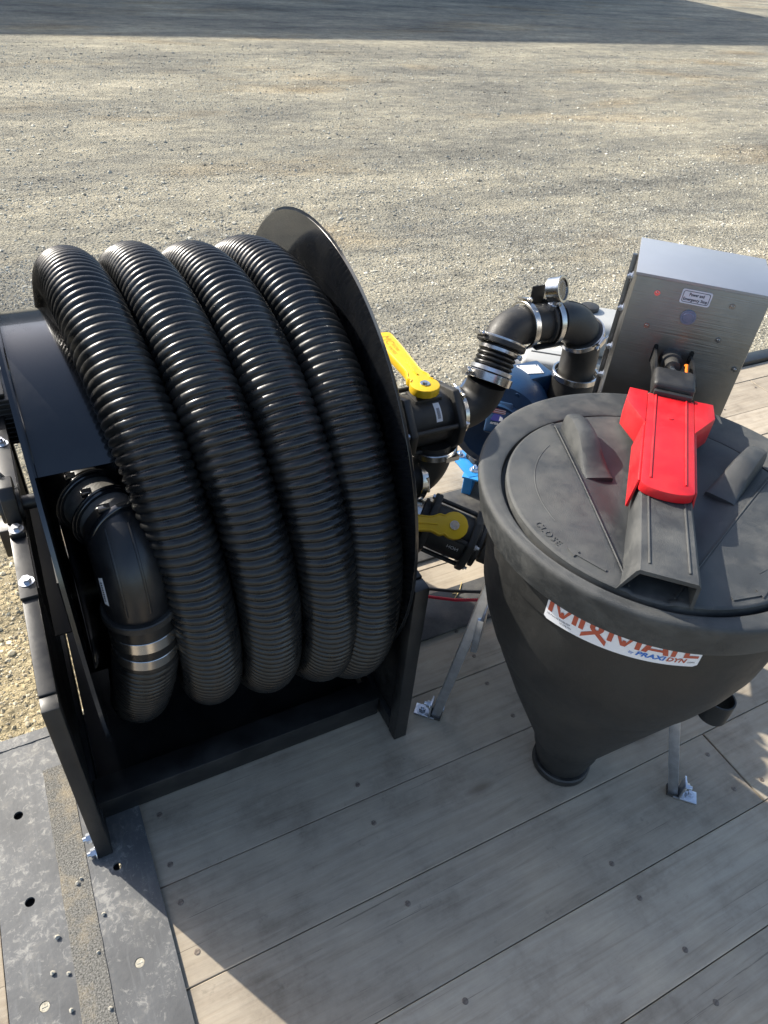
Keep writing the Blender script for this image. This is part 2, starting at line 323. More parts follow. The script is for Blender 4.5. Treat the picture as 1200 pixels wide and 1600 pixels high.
def arc(c, a, b, ang0, ang1, n=14):
    c = Vector(c); a = Vector(a); b = Vector(b)
    return [c + a * math.cos(R(ang0 + (ang1 - ang0) * k / n)) + b * math.sin(R(ang0 + (ang1 - ang0) * k / n)) for k in range(n + 1)]

# ================================================================== ground
g = MB(); g.add([(-250, -250, GZ), (250, -250, GZ), (250, 250, GZ), (-250, 250, GZ)], [(0, 1, 2, 3)])
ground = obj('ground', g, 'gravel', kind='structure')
def scatter(n, xr, yr, s0, s1, dens=1., low=False):
    if low:
        ico = np.array([(0, 0, 1), (1, 0, .1), (.1, .95, -.1), (-.9, .2, .15), (-.1, -1, 0), (0, 0, -.8)]); fc = np.array([(0, 1, 2), (0, 2, 3), (0, 3, 4), (0, 4, 1), (5, 2, 1), (5, 3, 2), (5, 4, 3), (5, 1, 4)])
    else:
        ico = np.array([(0, 0, 1), (.894, 0, .447), (.276, .851, .447), (-.724, .526, .447), (-.724, -.526, .447), (.276, -.851, .447), (.724, .526, -.447), (-.276, .851, -.447), (-.894, 0, -.447), (-.276, -.851, -.447), (.724, -.526, -.447)])
        fc = np.array([(0, 1, 2), (0, 2, 3), (0, 3, 4), (0, 4, 5), (0, 5, 1), (1, 6, 2), (2, 6, 7), (2, 7, 3), (3, 7, 8), (3, 8, 4), (4, 8, 9), (4, 9, 5), (5, 9, 10), (5, 10, 1), (1, 10, 6)])
    m = len(ico)
    x = RNG.uniform(*xr, n); y = yr[0] + (yr[1] - yr[0]) * RNG.uniform(0, 1, n) ** dens
    clump = np.sin(x * 2.1 + np.sin(y * 1.3) * 1.5) * np.sin(y * 2.7 + x * .6) + .6 * np.sin(x * 5.3 - y * 4.1)
    keep = (x > -1.2 - y * .15) & (x < 1.5 + y * 1.4) & (clump + RNG.uniform(-1.3, 1.3, n) > -.7); x = x[keep]; y = y[keep]; n = len(x)
    sz = s0 + (s1 - s0) * RNG.uniform(0, 1, n) ** 3.5
    ang = RNG.uniform(0, 6.28, n); jit = 1 + RNG.uniform(-.35, .35, (n, m, 1)); V = ico[None] * jit * sz[:, None, None]
    V[:, :, 0] *= RNG.uniform(.8, 1.5, (n, 1)); V[:, :, 2] *= RNG.uniform(.5, .9, (n, 1))
    c, s_ = np.cos(ang)[:, None], np.sin(ang)[:, None]
    X = V[:, :, 0] * c - V[:, :, 1] * s_ + x[:, None]; Y = V[:, :, 0] * s_ + V[:, :, 1] * c + y[:, None]; Z = V[:, :, 2] + GZ + sz[:, None] * .1
    V = np.stack([X, Y, Z], -1).reshape(-1, 3); F = (fc[None] + (np.arange(n) * m)[:, None, None]).reshape(-1, 3)
    return V, F, np.repeat(RNG.uniform(.55, 1.75, n), m)
parts = [scatter(170000, (-1.8, 7), (1.1, 6.0), .0026, .0095, 1.05, True), scatter(90000, (-3, 18), (5, 15), .005, .011, 1.1, True), scatter(26000, (-1.8, 10), (1.1, 8.0), .006, .015), scatter(9000, (-3, 18), (6, 16), .010, .022)]
off = 0; VV = []; FF = []; TT = []
for V, F, t_ in parts: VV.append(V); FF.append(F + off); TT.append(t_); off += len(V)
VV = np.concatenate(VV); FF = np.concatenate(FF); TT = np.concatenate(TT)
me = bpy.data.meshes.new('gravel_stones'); me.vertices.add(len(VV)); me.vertices.foreach_set('co', VV.ravel())
me.loops.add(FF.size); me.loops.foreach_set('vertex_index', FF.ravel()); me.polygons.add(len(FF))
me.polygons.foreach_set('loop_start', np.arange(len(FF)) * 3); me.polygons.foreach_set('use_smooth', np.zeros(len(FF), bool)); me.update(calc_edges=True)
me.attributes.new('tone', 'FLOAT', 'POINT').data.foreach_set('value', TT)
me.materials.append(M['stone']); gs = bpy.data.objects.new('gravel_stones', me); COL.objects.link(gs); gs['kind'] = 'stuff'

# warehouse beyond the yard whose roof shades the far gravel (its shadow is what the photo shows)
wh = thing('warehouse', 'grey metal clad warehouse casting the long shadow across the far gravel', 'building', (0, 33.6, GZ))
b = MB(); prof = [(-40, GZ), (-40, 11.75), (12.6, 11.75), (23.7, 6.6), (28.4, 2.1), (28.4, GZ)]
b.prism([(x, z) for x, z in prof], 0, 14, Matrix(((1, 0, 0, 0), (0, 0, 1, 33.6), (0, 1, 0, 0), (0, 0, 0, 1))))
obj('wall', b, 'wall', wh)
b = MB()
for k in range(100): b.box((-39.5 + k * .52, 33.57, 5.4), (.06, .05, 12.2))
obj('cladding_rib', b, 'wall', wh, kind='stuff')

# ================================================================== trailer
tr = thing('flatbed_trailer', 'flatbed trailer deck of weathered wooden planks with a black steel plate on its left edge', 'trailer', (0, .6, 0))
joints = [-.64, -.448, -.260, -.0745, .111, .296, .481, .6665, .852, 1.0375, 1.223, 1.368, 1.513, 1.70, 1.80]
screw_me = None; PL = []
for i in range(len(joints) - 1):
    y0, y1 = joints[i] + .0008, joints[i + 1] - .0008
    cuts = {5: [1.213], 8: [2.3], 2: [2.0], 10: [1.9], 12: [2.75]}.get(i, [2.1 + .3 * ((i * 7) % 5)])
    xs = [-.075] + cuts + [5.2]
    for a, c in zip(xs[:-1], xs[1:]):
        z = random.uniform(-.0012, .0012)
        q = MB().box(((a + c) / 2, (y0 + y1) / 2, -.019 + z), (c - a - .004, y1 - y0, .038))
        o = obj('plank', q, 'wood', tr, bevel=.0014, bseg=1)
        PL.append((o, a, c, y0, y1, z))
for o, a, c, y0, y1, z in PL:
    xs = [x for x in [-.004 + .41 * k for k in range(0, 9)] if a + .02 < x < c - .02] + ([a + .028] if a > 0 else []) + [c - .03]
    for x in xs:
        for yy in (y0 + .042, y1 - .045):
            if x > 3.4 or yy < -.1 or random.random() < .35: continue
            X, Y = x + random.uniform(-.015, .015), yy + random.uniform(-.01, .01)
            if screw_me is None:
                q = MB().cyl((0, 0, 0), (0, 0, .0009), .0058, .0052, 12); q.ring((0, 0, .0008), (0, 0, .0013), .0022, .0040, 10)
                so_ = obj('screw', q, 'rust', None); screw_me = so_.data; first = so_
                first.parent = o; first.location = (X, Y - .6, z); continue
            s2 = bpy.data.objects.new('screw', screw_me); COL.objects.link(s2); s2.parent = o; s2.location = (X, Y - .6, z)
# rim rail at the far edge
q = MB(); q.box((2.5, 1.836, -.03), (5.4, .066, .1)); obj('side_rail', q, 'satin', tr, .004)
q = MB(); q.box((2.6, 1.78, -.10), (5.2, .05, .12)); q.box((-.03, .2, -.1), (.05, 1.8, .12)); obj('chassis_beam', q, 'satin', tr, .003)
# steel plate with drilled holes
PX0, PX1, PY0, PY1 = -.2925, -.0225, -.45, 1.108
def plate_with_holes(holes, z0, z1):
    bm = bmesh.new(); outer = [(PX0, PY0), (PX1, PY0), (PX1, PY1), (PX0, PY1)]; ed = []
    def loop(pts):
        vs = [bm.verts.new((x, y, z1)) for x, y in pts]
        for k in range(len(vs)): ed.append(bm.edges.new((vs[k], vs[(k + 1) % len(vs)])))
    loop(outer)
    for x, y, r in holes: loop([(x + r * math.cos(2 * math.pi * k / 20), y + r * math.sin(2 * math.pi * k / 20)) for k in range(20)])
    bmesh.ops.triangle_fill(bm, use_beauty=True, edges=ed, use_dissolve=False)
    bmesh.ops.recalc_face_normals(bm, faces=bm.faces)
    r = bmesh.ops.extrude_face_region(bm, geom=list(bm.faces)); vs = [e for e in r['geom'] if isinstance(e, bmesh.types.BMVert)]
    bmesh.ops.translate(bm, verts=vs, vec=(0, 0, z0 - z1)); bmesh.ops.recalc_face_normals(bm, faces=bm.faces)
    q = MB(); bm.verts.index_update(); q.add([v.co.copy() for v in bm.verts], [tuple(v.index for v in f.verts) for f in bm.faces]); bm.free(); return q
holes = [(-.242, .919, .0088), (-.241, .738, .0088), (-.086, .737, .0080), (-.239, .555, .0085), (-.084, .554, .0085), (-.24, .37, .0085), (-.084, .37, .0085)]
dp = obj('deck_plate', plate_with_holes(holes, .0014, .0075), 'plate', tr, label='dusty black steel plate with drilled holes')
q = MB().box((-.185, .32, -.022), (.20, 1.54, .035)); obj('underlay', q, 'hole', tr)
q = MB(); q.box((-.157, 1.1005, -.03), (.262, .012, .060)); obj('end_rail', q, 'satin', tr)
q = MB().box((-.1575, .2743, .0036), (.262, .0016, .0006)); 
for x, y, r in holes[3:]:
    q = MB().cyl((x, y, .001), (x, y, .0066), r * .93, seg=18); q.box((x, y, .0069), (.009, .0018, .0008)); obj('plug', q, 'bung', tr)
# weld seam near plate end
q = MB(); pts = [(-.292 + .006 * k, 1.081 + random.uniform(-.0008, .0008), .0079) for k in range(46)]; q.tube(pts, [.0016 + random.uniform(-.0005, .0006) for _ in pts], 6); obj('weld_seam', q, 'plate', dp)
# grip tape: slightly ragged strip
n = 60; L = []; Rr = []
for k in range(n + 1):
    y = -.44 + (1.0 + .44) * k / n; L.append((-.1865 + random.uniform(-.0007, .0007), y, .0090)); Rr.append((-.1355 + random.uniform(-.0005, .0005), y, .0090))
q = MB(); q.add(L + Rr, [(k, n + 1 + k, n + 2 + k, k + 1) for k in range(n)])
lo = [(x, y, .0076) for x, y, z in L] + [(x, y, .0076) for x, y, z in Rr]
q.add(L + Rr + lo, [(k, k + 1, 2 * n + 2 + k + 1, 2 * n + 2 + k) for k in range(n)] + [(n + 1 + k + 1, n + 1 + k, 3 * n + 3 + k, 3 * n + 3 + k + 1) for k in range(n)])
obj('grip_tape', q, 'tape', dp, label='gritty grey anti slip strip')
# second plate to the left
q = MB().box((-.42, .2, -.016), (.25, 1.5, .03)); obj('outer_board', q, 'wood', tr, .003)

# loose pebbles on the plate
pb_me = None
PEB = [(-.205, .655, .0048, 'roundest pale pebble on the black plate left of the grip tape, casting the longest shadow'), (-.22, .60, .0044, 'pale pebble on the black plate near its left side, below the second hole'), (-.158, .735, .0042, 'left pebble of the touching pair on the grip tape'), (-.151, .741, .0032, 'right pebble of the touching pair on the grip tape'), (-.125, .66, .0038, 'pebble just right of the grip tape, on the bare black plate'), (-.196, .588, .0036, 'small pebble hugging the left edge of the grip tape'), (-.145, .60, .003, 'tiny pebble in the middle of the grip tape below the touching pair'), (-.20, .53, .0040, 'pebble left of the grip tape nearest the bottom of the picture'), (-.142, .505, .0038, 'pebble on the right half of the grip tape near the bottom of the picture'), (-.12, .835, .0034, 'pebble on the plate beside the reel post, just right of the grip tape')]
for (x, y, s_, lb_) in PEB:
    if pb_me is None:
        V = np.array([(0, 0, 1), (1, 0, .1), (.7, .8, .2), (-.3, .95, -.1), (-.95, .2, .15), (-.5, -.8, .3), (.4, -1, 0), (0, 0, -.8)]); F = [(0, k, k % 6 + 1) for k in range(1, 7)] + [(7, k % 6 + 1, k) for k in range(1, 7)]
        q = MB(); q.add([tuple(v) for v in V], [tuple(f) for f in F]); o = obj('pebble', q, 'pebble'); pb_me = o.data
    else:
        o = bpy.data.objects.new('pebble', pb_me); COL.objects.link(o)
    o.location = (x, y, .0080 + s_ * .45 + (.0012 if -.187 < x < -.135 else 0)); o.scale = (s_, s_, s_); o.rotation_euler = (0, 0, random.uniform(0, 6))
    tag(o, lb_, 'pebble', 'loose pebbles on the deck plate')

# ================================================================== hose reel
AY, AZ = 1.245, .520
CUT = 138
reel = thing('hose_reel', 'glossy black steel hose reel in a bolted frame on the left of the deck', 'hose reel', (.22, AY, 0))
XM = Matrix(((0, 0, 1, 0), (1, 0, 0, AY), (0, 1, 0, AZ), (0, 0, 0, 1)))     # lathe axis -> world x through the reel centre
def flange(x0, x1, r):
    q = MB(); q.lathe([(.0, x0), (r - .0015, x0), (r, x0 + .0015), (r, x1 - .0015), (r - .0015, x1), (0, x1)], 160, XM, smooth=False)
    q.lathe([(r - .001, x0 + .0005), (r + .0035, (x0 + x1) / 2), (r - .001, x1 - .0005)], 160, XM); return q
obj('flange', flange(.5178, .5238, .4835), 'gloss', reel, label='large right side disc rising above the hose')
# oval opening invented in the left disc to let sun onto the plumbing
bm = bmesh.new(); ed = []
def loop_(pts):
    vs_ = [bm.verts.new((-.0345, y, z)) for y, z in pts]
    for k in range(len(vs_)): ed.append(bm.edges.new((vs_[k], vs_[(k + 1) % len(vs_)])))
loop_([(AY + .4835 * math.cos(2 * math.pi * k / 140), AZ + .4835 * math.sin(2 * math.pi * k / 140)) for k in range(140)])
loop_([(1.118 + .085 * math.cos(2 * math.pi * k / 36), .834 + .058 * math.sin(2 * math.pi * k / 36)) for k in range(36)])
bmesh.ops.triangle_fill(bm, use_beauty=True, edges=ed, use_dissolve=False)
r_ = bmesh.ops.extrude_face_region(bm, geom=list(bm.faces)); bmesh.ops.translate(bm, verts=[e for e in r_['geom'] if isinstance(e, bmesh.types.BMVert)], vec=(-.006, 0, 0))
bmesh.ops.recalc_face_normals(bm, faces=bm.faces); bm.verts.index_update()
q = MB(); q.add([v.co.copy() for v in bm.verts], [tuple(v.index for v in f.verts) for f in bm.faces]); bm.free()
obj('flange', q, 'gloss', reel)
DR = .352
q = MB(); q.lathe([(DR, .112), (DR, .517), (DR - .006, .517), (DR - .006, .112), (DR, .112)], 120, XM)
q.lathe([(DR, -.034), (DR, .1119), (DR - .006, .1119), (DR - .006, -.034), (DR, -.034)], 100, XM, R(-140), R(CUT))
a = R(CUT); q.add([(x, AY + r * math.cos(a), AZ + r * math.sin(a)) for x in (-.034, .112) for r in (DR - .006, DR)], [(0, 1, 3, 2)])
obj('drum', q, 'gloss', reel)
q = MB().lathe([(.0, .1125), (DR - .007, .1125), (DR - .007, .1165), (0, .1165)], 60, XM); obj('drum_bulkhead', q, 'gloss', reel)
q = MB().cyl((-.128, AY, AZ), (.60, AY, AZ), .0145, seg=24); obj('shaft', q, 'satin', reel)
# frame
for x0, x1 in ((-.115, -.088), (.529, .5605)):
    left = x0 < 0; xm = (x0 + x1) / 2; wd = x1 - x0
    q = MB(); q.box((xm, .781, .2436), (wd, .030, .4864)); obj('front_post', q, 'satin', reel, .0025)
    q = MB(); q.box((xm, 1.668, .2436), (wd, .030, .4864)); obj('rear_post', q, 'satin', reel, .0025)
    q = MB(); q.box((xm, 1.2245, .475), (wd, .856, .030)); obj('top_rail', q, 'satin', reel, .0025)
    q = MB(); q.box((xm, 1.2245, .025), (wd, .856, .042)); obj('base_rail', q, 'satin', reel, .0025)
    # side web plate behind the posts
    q = MB(); xw = xm
    M4 = Matrix(((0, 0, 1, 0), (1, 0, 0, 0), (0, 1, 0, 0), (0, 0, 0, 1)))
    q.prism([(.797, .0465), (1.652, .0465), (1.652, .459), (.797, .459)], xw - .0025, xw + .0025, M4); obj('gusset_plate', q, 'satin', reel)
    q = MB(); q.box((xm, 1.275, .4935), (wd + .002, .53, .007)); obj('bearing_bed', q, 'satin', reel, .001)
    sx = -1 if left else 1; bx = x0 - .012 if left else x1 + .012
    q = MB(); q.box((xm, AY, .503), (wd, .15, .012)); q.prism([(AY - .045, .509), (AY + .045, .509), (AY + .036, .56), (AY + .018, .576), (AY - .018, .576), (AY - .036, .56)], xm - .013, xm + .013, M4)
    q.cyl((xm - .02 * 1, AY, AZ), (xm + .02, AY, AZ), .032, seg=28); obj('bearing', q, 'satin', reel, .002)
    for yy in (1.048, 1.50, AY - .062, AY + .062):
        zz = .497 if yy in (1.048, 1.50) else .509
        q = MB().bolt((xm, yy, zz), (0, 0, 1), .0085, .008, True, .006 if yy == 1.5 else 0); obj('bolt', q, 'zinc', reel)
    q = MB().cyl((xm, AY + .03, .565), (xm - .01, AY + .03, .585), .004, seg=10); q.lathe([(0, -.005), (.0035, -.0035), (.005, 0), (.0035, .0035), (0, .005)], 12, Matrix.Translation((xm - .011, AY + .03, .587))); obj('grease_nipple', q, 'zinc', reel)
# open channel between rail and left disc
q = MB(); x0, x1, y0, y1, z0, z1 = -.0875, -.052, 1.032, 1.478, .36, .489; t_ = .003
q.box(((x0 + x1) / 2, (y0 + y1) / 2, z0), (x1 - x0, y1 - y0, t_)); q.box((x0 + t_ / 2, (y0 + y1) / 2, (z0 + z1) / 2 + .001), (t_, y1 - y0 - .001, z1 - z0)); q.box((x1 - t_ / 2, (y0 + y1) / 2, (z0 + z1) / 2 + .001), (t_, y1 - y0 - .001, z1 - z0))
obj('drip_channel', q, 'recess', reel)
q = MB(); q.box((.2145, 1.24, .0115), (.60, .66, .006)); obj('under_reel_sheet', q, 'satin', reel)  # thin black sheet, makes the floor beneath the reel darker
# front and rear cross members
q = MB(); q.box((.2145, .872, .034), (.62, .058, .060)); obj('cross_member', q, 'satin', reel, .003)
q = MB(); q.box((.2145, 1.60, .034), (.62, .058, .060)); obj('cross_member', q, 'satin', reel, .003)
for yy, zz in ((.790, .052), (.776, .018)):
    q = MB().bolt((-.1152, yy, zz), (-1, 0, 0), .0095, .009, True, .006); obj('bolt', q, 'zinc', reel)
# drive motor at the far left corner
q = MB(); q.box((-.125, 1.70, .47), (.13, .15, .12))
for k in range(9): q.box((-.125, 1.6235, .42 + k * .0125), (.126, .006, .005))
obj('drive_motor', q, 'satin', reel, .004)
q = MB(); q.box((-.125, 1.715, .536), (.10, .16, .010)); obj('motor_plate', q, 'satin', reel, .002)
# swivel plumbing that leaves the drum and feeds the hose
pz = .67
path = [(-.0, 1.20, .545), (.0, 1.16, .60), (.004, 1.12, .655), (.012, 1.08, pz), (.03, 1.03, pz + .002)]
q = MB().tube(path, .045, 28); obj('swivel_pipe', q, 'satin', reel)
EBY, EBR, EBZ, EBH = .930, .066, .583, .083
e0 = Vector((.034, 1.000, .672)); e1 = Vector((.058, .934, .667)); dv = (e1 - e0).normalized()
q = MB().cyl(e0 - dv * .02, e1 + dv * .012, .0475, seg=40); obj('coupling', q, 'coupling', reel, label='pipe coupling with a dusty worn top')
for t0 in (-.012, .036):
    p = e0 + dv * t0; q = MB().ring(p - dv * .006, p + dv * .006, .044, .0545); q.ring(p - dv * .002, p + dv * .002, .050, .0575)
    q.box(p + Vector((-.020, 0, .052)), (.016, .012, .009)); obj('pipe_clamp', q, 'clamp' if t0 > 1 else 'gloss', reel, .0008)
bend = [e1 + dv * .004] + [(.058 + .002 * k / 12, EBY - EBR * math.sin(R(90 * k / 12)), EBZ + EBH * math.cos(R(90 * k / 12))) for k in range(13)] + [(.0605, .864, .57), (.061, .864, .552)]
rad = [.054] * 2 + [.0535] * 14
q = MB().tube(bend, .0525, 40)
elb = obj('elbow', q, 'pipe', reel, label='smooth black elbow turning down into the hose')
for dx in (-.024, .012):      # moulded ribs along the outside of the bend
    q = MB(); pts = []
    for k in range(3, 14):
        th_ = R(90 * k / 13); ang = dx / .0525
        d2 = Vector((math.sin(ang), -math.sin(th_) * math.cos(ang), math.cos(th_) * math.cos(ang)))
        pts.append(Vector((.060, EBY - EBR * math.sin(th_), EBZ + EBH * math.cos(th_))) + d2 * .0525)
    q.tube(pts, .0022, 8); obj('moulded_rib', q, 'pipe', elb)
q = MB().ring(e1 + dv * .010, e1 + dv * .022, .045, .0585); q.box(e1 + dv * .016 + Vector((-.02, 0, .055)), (.018, .012, .010)); obj('pipe_clamp', q, 'gloss', reel, .0008)
q = MB().ring((.061, .864, .562), (.061, .864, .546), .048, .0605); obj('collar', q, 'poly', reel)
# small paper sticker on the elbow
q = MB(); c0 = Vector((.060, .952, .600))
def onelb(th_, ang, r=.0533):
    d2 = Vector((math.sin(ang), -math.sin(th_) * math.cos(ang), math.cos(th_) * math.cos(ang)))
    return Vector((.060, EBY - EBR * math.sin(th_), EBZ + EBH * math.cos(th_))) + d2 * r
g_ = [onelb(R(56 + 26 * i / 6), R(-68 + 12 * j / 3)) for i in range(7) for j in range(4)]
q.add(g_, [(i * 4 + j, i * 4 + j + 1, i * 4 + j + 5, i * 4 + j + 4) for i in range(6) for j in range(3)]); stk = obj('paper_sticker', q, 'white', elb)
q = MB()
for k in range(9):
    a_, b_ = 60 + 2.1 * k, 61.2 + 2.1 * k
    q.add([onelb(R(a_), R(-64), .0538), onelb(R(a_), R(-60), .0538), onelb(R(b_), R(-60), .0538), onelb(R(b_), R(-64), .0538)], [(0, 1, 2, 3)])
obj('bar_mark', q, 'ink', elb)

# ================================================================== corrugated hose
hose = thing('corrugated_hose', 'thick black corrugated suction hose wound in four coils on the reel', 'hose', (.25, AY, .05))
def coil_pt(phi):
    b = phi % 360
    ks = [(0, .391), (60, .392), (110, .393), (150, .397), (185, .407), (220, .428), (255, .432), (290, .424), (330, .402), (360, .391)]
    for (a0_, r0_), (a1_, r1_) in zip(ks[:-1], ks[1:]):
        if a0_ <= b <= a1_:
            t = (b - a0_) / (a1_ - a0_); t = t * t * (3 - 2 * t); rr = r0_ + (r1_ - r0_) * t
    wob = .004 * math.sin(phi * .031) + .003 * math.sin(phi * .013 + 1)
    x = .090 + .1105 * (phi - 53) / 360 + .002 * math.sin(phi * .05)
    if phi > 40: x += .030 * (.5 - .5 * math.cos(R(min(360, max(0, (b - 70) * 360 / 290)))))
    if x > .445: x = .445 + (x - .445) * .45
    x = min(x, .4595)
    rr += max(0, phi / 360 - .55) * .0160 * math.exp(-((b - 212) / 43) ** 2)
    return Vector((x, AY + (rr + wob) * math.cos(R(phi)), AZ + (rr + wob) * math.sin(R(phi))))
lead = [(.061, .864, .545), (.061, .863, .52), (.060, .861, .49), (.058, .857, .455), (.054, .853, .42)]
P = [Vector(p) for p in lead] + [coil_pt(-138 + 3 * k) for k in range(1, int((53 + 1080 + 240 + 138) / 3))]
# smooth and resample
for _ in range(2): P = [P[0]] + [(P[i - 1] + P[i] * 2 + P[i + 1]) / 4 for i in range(1, len(P) - 1)] + [P[-1]]
PA = np.array([tuple(p) for p in P]); dl = np.r_[0, np.cumsum(np.linalg.norm(np.diff(PA, axis=0), axis=1))]
PITCH, SUB, SEG = .0146, 9, 36
ns = int(dl[-1] / PITCH * SUB); sL = np.linspace(0, dl[-1], ns); C3 = np.stack([np.interp(sL, dl, PA[:, k]) for k in range(3)], 1)
k5 = np.ones(25) / 25
C3p = np.pad(C3, ((12, 12), (0, 0)), 'edge'); C3 = np.stack([np.convolve(C3p[:, k], k5, 'valid') for k in range(3)], 1)
T = np.gradient(C3, axis=0); T /= np.linalg.norm(T, axis=1)[:, None]
Xa = np.array([1., 0, 0])[None] - T * T[:, :1]; Xa /= np.linalg.norm(Xa, axis=1)[:, None]; Nn = np.cross(T, Xa)
th_ = np.linspace(0, 2 * np.pi, SEG, endpoint=False)
ph = sL[:, None] / PITCH + th_[None] / (2 * np.pi)
smooth_start = np.clip((sL - .088) / .01, 0, 1)[:, None]
rad = .0488 + .0076 * smooth_start * np.abs(np.sin(np.pi * ph)) ** .48 + (1 - smooth_start) * .0045
fade = 1 + .012 * np.sin(sL * 7)[:, None]
rad = rad * fade
V = C3[:, None] + rad[..., None] * (np.cos(th_)[None, :, None] * Xa[:, None] + np.sin(th_)[None, :, None] * Nn[:, None])
i_ = np.arange(ns - 1)[:, None] * SEG; j_ = np.arange(SEG)[None]; j2 = (j_ + 1) % SEG
F = np.stack([i_ + j_, i_ + j2, i_ + SEG + j2, i_ + SEG + j_], -1).reshape(-1, 4)
V = V.reshape(-1, 3) - np.array(hose.location)
me = bpy.data.meshes.new('hose_tube'); me.vertices.add(len(V)); me.vertices.foreach_set('co', V.ravel()); me.loops.add(F.size); me.loops.foreach_set('vertex_index', F.ravel())
me.polygons.add(len(F)); me.polygons.foreach_set('loop_start', np.arange(len(F)) * 4); me.update(calc_edges=True); me.polygons.foreach_set('use_smooth', np.ones(len(F), bool))
me.materials.append(M['hose']); o = bpy.data.objects.new('hose_tube', me); COL.objects.link(o); o.parent = hose
for s_ in (.040, .076):
    i0 = int(np.searchsorted(sL, s_)); p = Vector(C3[i0]); d = Vector(T[i0])
    q = MB().ring(p - d * .0115, p + d * .0115, .050, .0550, 48); obj('hose_band', q, 'band', hose)

# ================================================================== ball valves
def handle_poly(L, r, wn, we):
    pts = []
    for k in range(19):
        a = R(-140 + 280 * k / 18) + math.pi; pts.append((r * math.cos(a), r * math.sin(a)))
    # lever points along +x from the boss
    top = [(r * .9, wn * 1.15), (r * 1.6, wn), (L * .45, wn * 1.0), (L * .8, we), (L - .008, we), (L, we * .7)]
    return top, pts
def lever(name, parent, Mx, L=.25, r=.0345, wn=.0205, we=.0245, th=.020):
    """a ball valve lever: round boss, waisted neck, broad grip, raised rim"""
    up = []; n = 72
    for k in range(n + 1):
        x = -r + (L + r) * k / n
        cir = math.sqrt(max(0, r * r - x * x)) if x < r else 0
        arm = wn + (we - wn) * min(1, max(0, (x - L * .3) / (L * .4)))
        if x > L - .010: arm *= .55 + .45 * math.sqrt(max(0, 1 - ((x - L + .010) / .0102) ** 2))
        fil = .0085 * math.exp(-((x - r * 1.02) / (.42 * r)) ** 2) if x > .2 * r else 0
        wd_ = max(cir, arm + fil) if x > .4 * r else cir
        up.append((x, max(wd_, .0005)))
    poly = up + [(x, -y) for x, y in reversed(up)]
    q = MB().prism(poly, 0, th, Mx); h = obj(name, q, 'yellow', parent, .0022, 2, angle=50)
    # recess rim and centre rib near the boss
    q = MB()
    q.box((.072, 0, th + .001), (.062, .0045, .004), Mx); obj('stiffening_rib', q, 'yellow', h, .001)
    q = MB()
    for sg in (-1, 1):
        pts = [Mx @ Vector((x, sg * (y - .0028), th)) for x, y in up if .012 < x < L - .02]
        q.tube(pts, .0019, 8)
    obj('raised_rim', q, 'yellow', h)
    q = MB(); q.cyl(Mx @ Vector((0, 0, th - .001)), Mx @ Vector((0, 0, th + .0022)), .0115, seg=24); q.cyl(Mx @ Vector((0, 0, th + .002)), Mx @ Vector((0, 0, th + .006)), .0062, seg=6, smooth=False)
    obj('lever_screw', q, 'clamp', h)
    return h
OCT = [38, 112, 170, 202, 240, 288, 330, 358]
def valve(thg, Mv, half=.064, Rf=.090, rb=.064, OCT=OCT):
    """axis along local z (centre at origin)"""
    for s_ in (-1, 1):
        poly = [(Rf * math.cos(R(a)), Rf * math.sin(R(a))) for a in OCT]
        obj('end_flange', MB().prism(poly, s_ * half - .0095, s_ * half + .0095, Mv), 'poly', thg, .004)
        q = MB().cyl(Mv @ Vector((0, 0, s_ * (half + .0095))), Mv @ Vector((0, 0, s_ * (half + .026))), .053, seg=32); q.cyl(Mv @ Vector((0, 0, s_ * (half + .018))), Mv @ Vector((0, 0, s_ * (half + .026))), .058, seg=32); obj('port', q, 'poly', thg)
    q = MB().lathe([(rb * .97, -half), (rb, -half * .5), (rb, half * .5), (rb * .97, half)], 40, Mv); 
    obj('valve_body', q, 'poly', thg)
    for a in OCT[::2]:
        c = (Rf - .013) * math.cos(R(a)), (Rf - .013) * math.sin(R(a))
        obj('tie_rod', MB().cyl(Mv @ Vector((*c, -half)), Mv @ Vector((*c, half)), .0058, seg=14), 'clamp' if Rf < .08 else 'poly', thg)
        q = MB(); q.bolt(Mv @ Vector((*c, half + .0095)), (Mv.to_3x3() @ Vector((0, 0, 1))), .007, .006, False, .006); obj('nut', q, 'zinc', thg)
        q = MB(); q.bolt(Mv @ Vector((*c, -half - .0095)), (Mv.to_3x3() @ Vector((0, 0, -1))), .007, .006, False); obj('bolt_head', q, 'zinc', thg)
VC = Vector((.787, 1.222, .533))
v1 = thing('ball_valve', 'large black ball valve with yellow lever pointing away, beside the reel disc', 'valve', VC - Vector((0, 0, .1)))
Mv = Matrix.Translation(VC) @ Matrix(((0, 0, 1, 0), (1, 0, 0, 0), (0, 1, 0, 0), (0, 0, 0, 1)))
valve(v1, Mv)
obj('stem_boss', MB().cyl(VC + Vector((0, 0, .058)), VC + Vector((0, 0, .079)), .024, seg=24).box(VC + Vector((0, .0, .062)), (.07, .05, .010)), 'poly', v1, .002)
a_ = R(86); Ml = Matrix.Translation(VC + Vector((-.006, -.008, .079))) @ Matrix.Rotation(a_, 4, 'Z') @ Matrix.Rotation(R(0), 4, 'Y')
h1 = lever('lever', v1, Ml, L=.262)
q = text_mb('MC', .030, lambda x, y, z: Ml @ Vector((.225 - x * .0 - .0 + x * 0 - (0) - (.0) , 0, 0)) if False else Ml @ Vector((.205 + (y - .009) * 1.0 * 0 - x * -1 * .0 + (.036 - x), -(y - .009), .0203)))
q = text_mb('FLOW', .0125, lambda x, y, z: Ml @ Vector((.196 - x, -(y + .0005), .0203)), mb=q)
q = text_mb('VALVES', .0125, lambda x, y, z: Ml @ Vector((.188 - x, -(y - .0125), .0203)), mb=q)
obj('lettering', q, 'yellowd', h1)
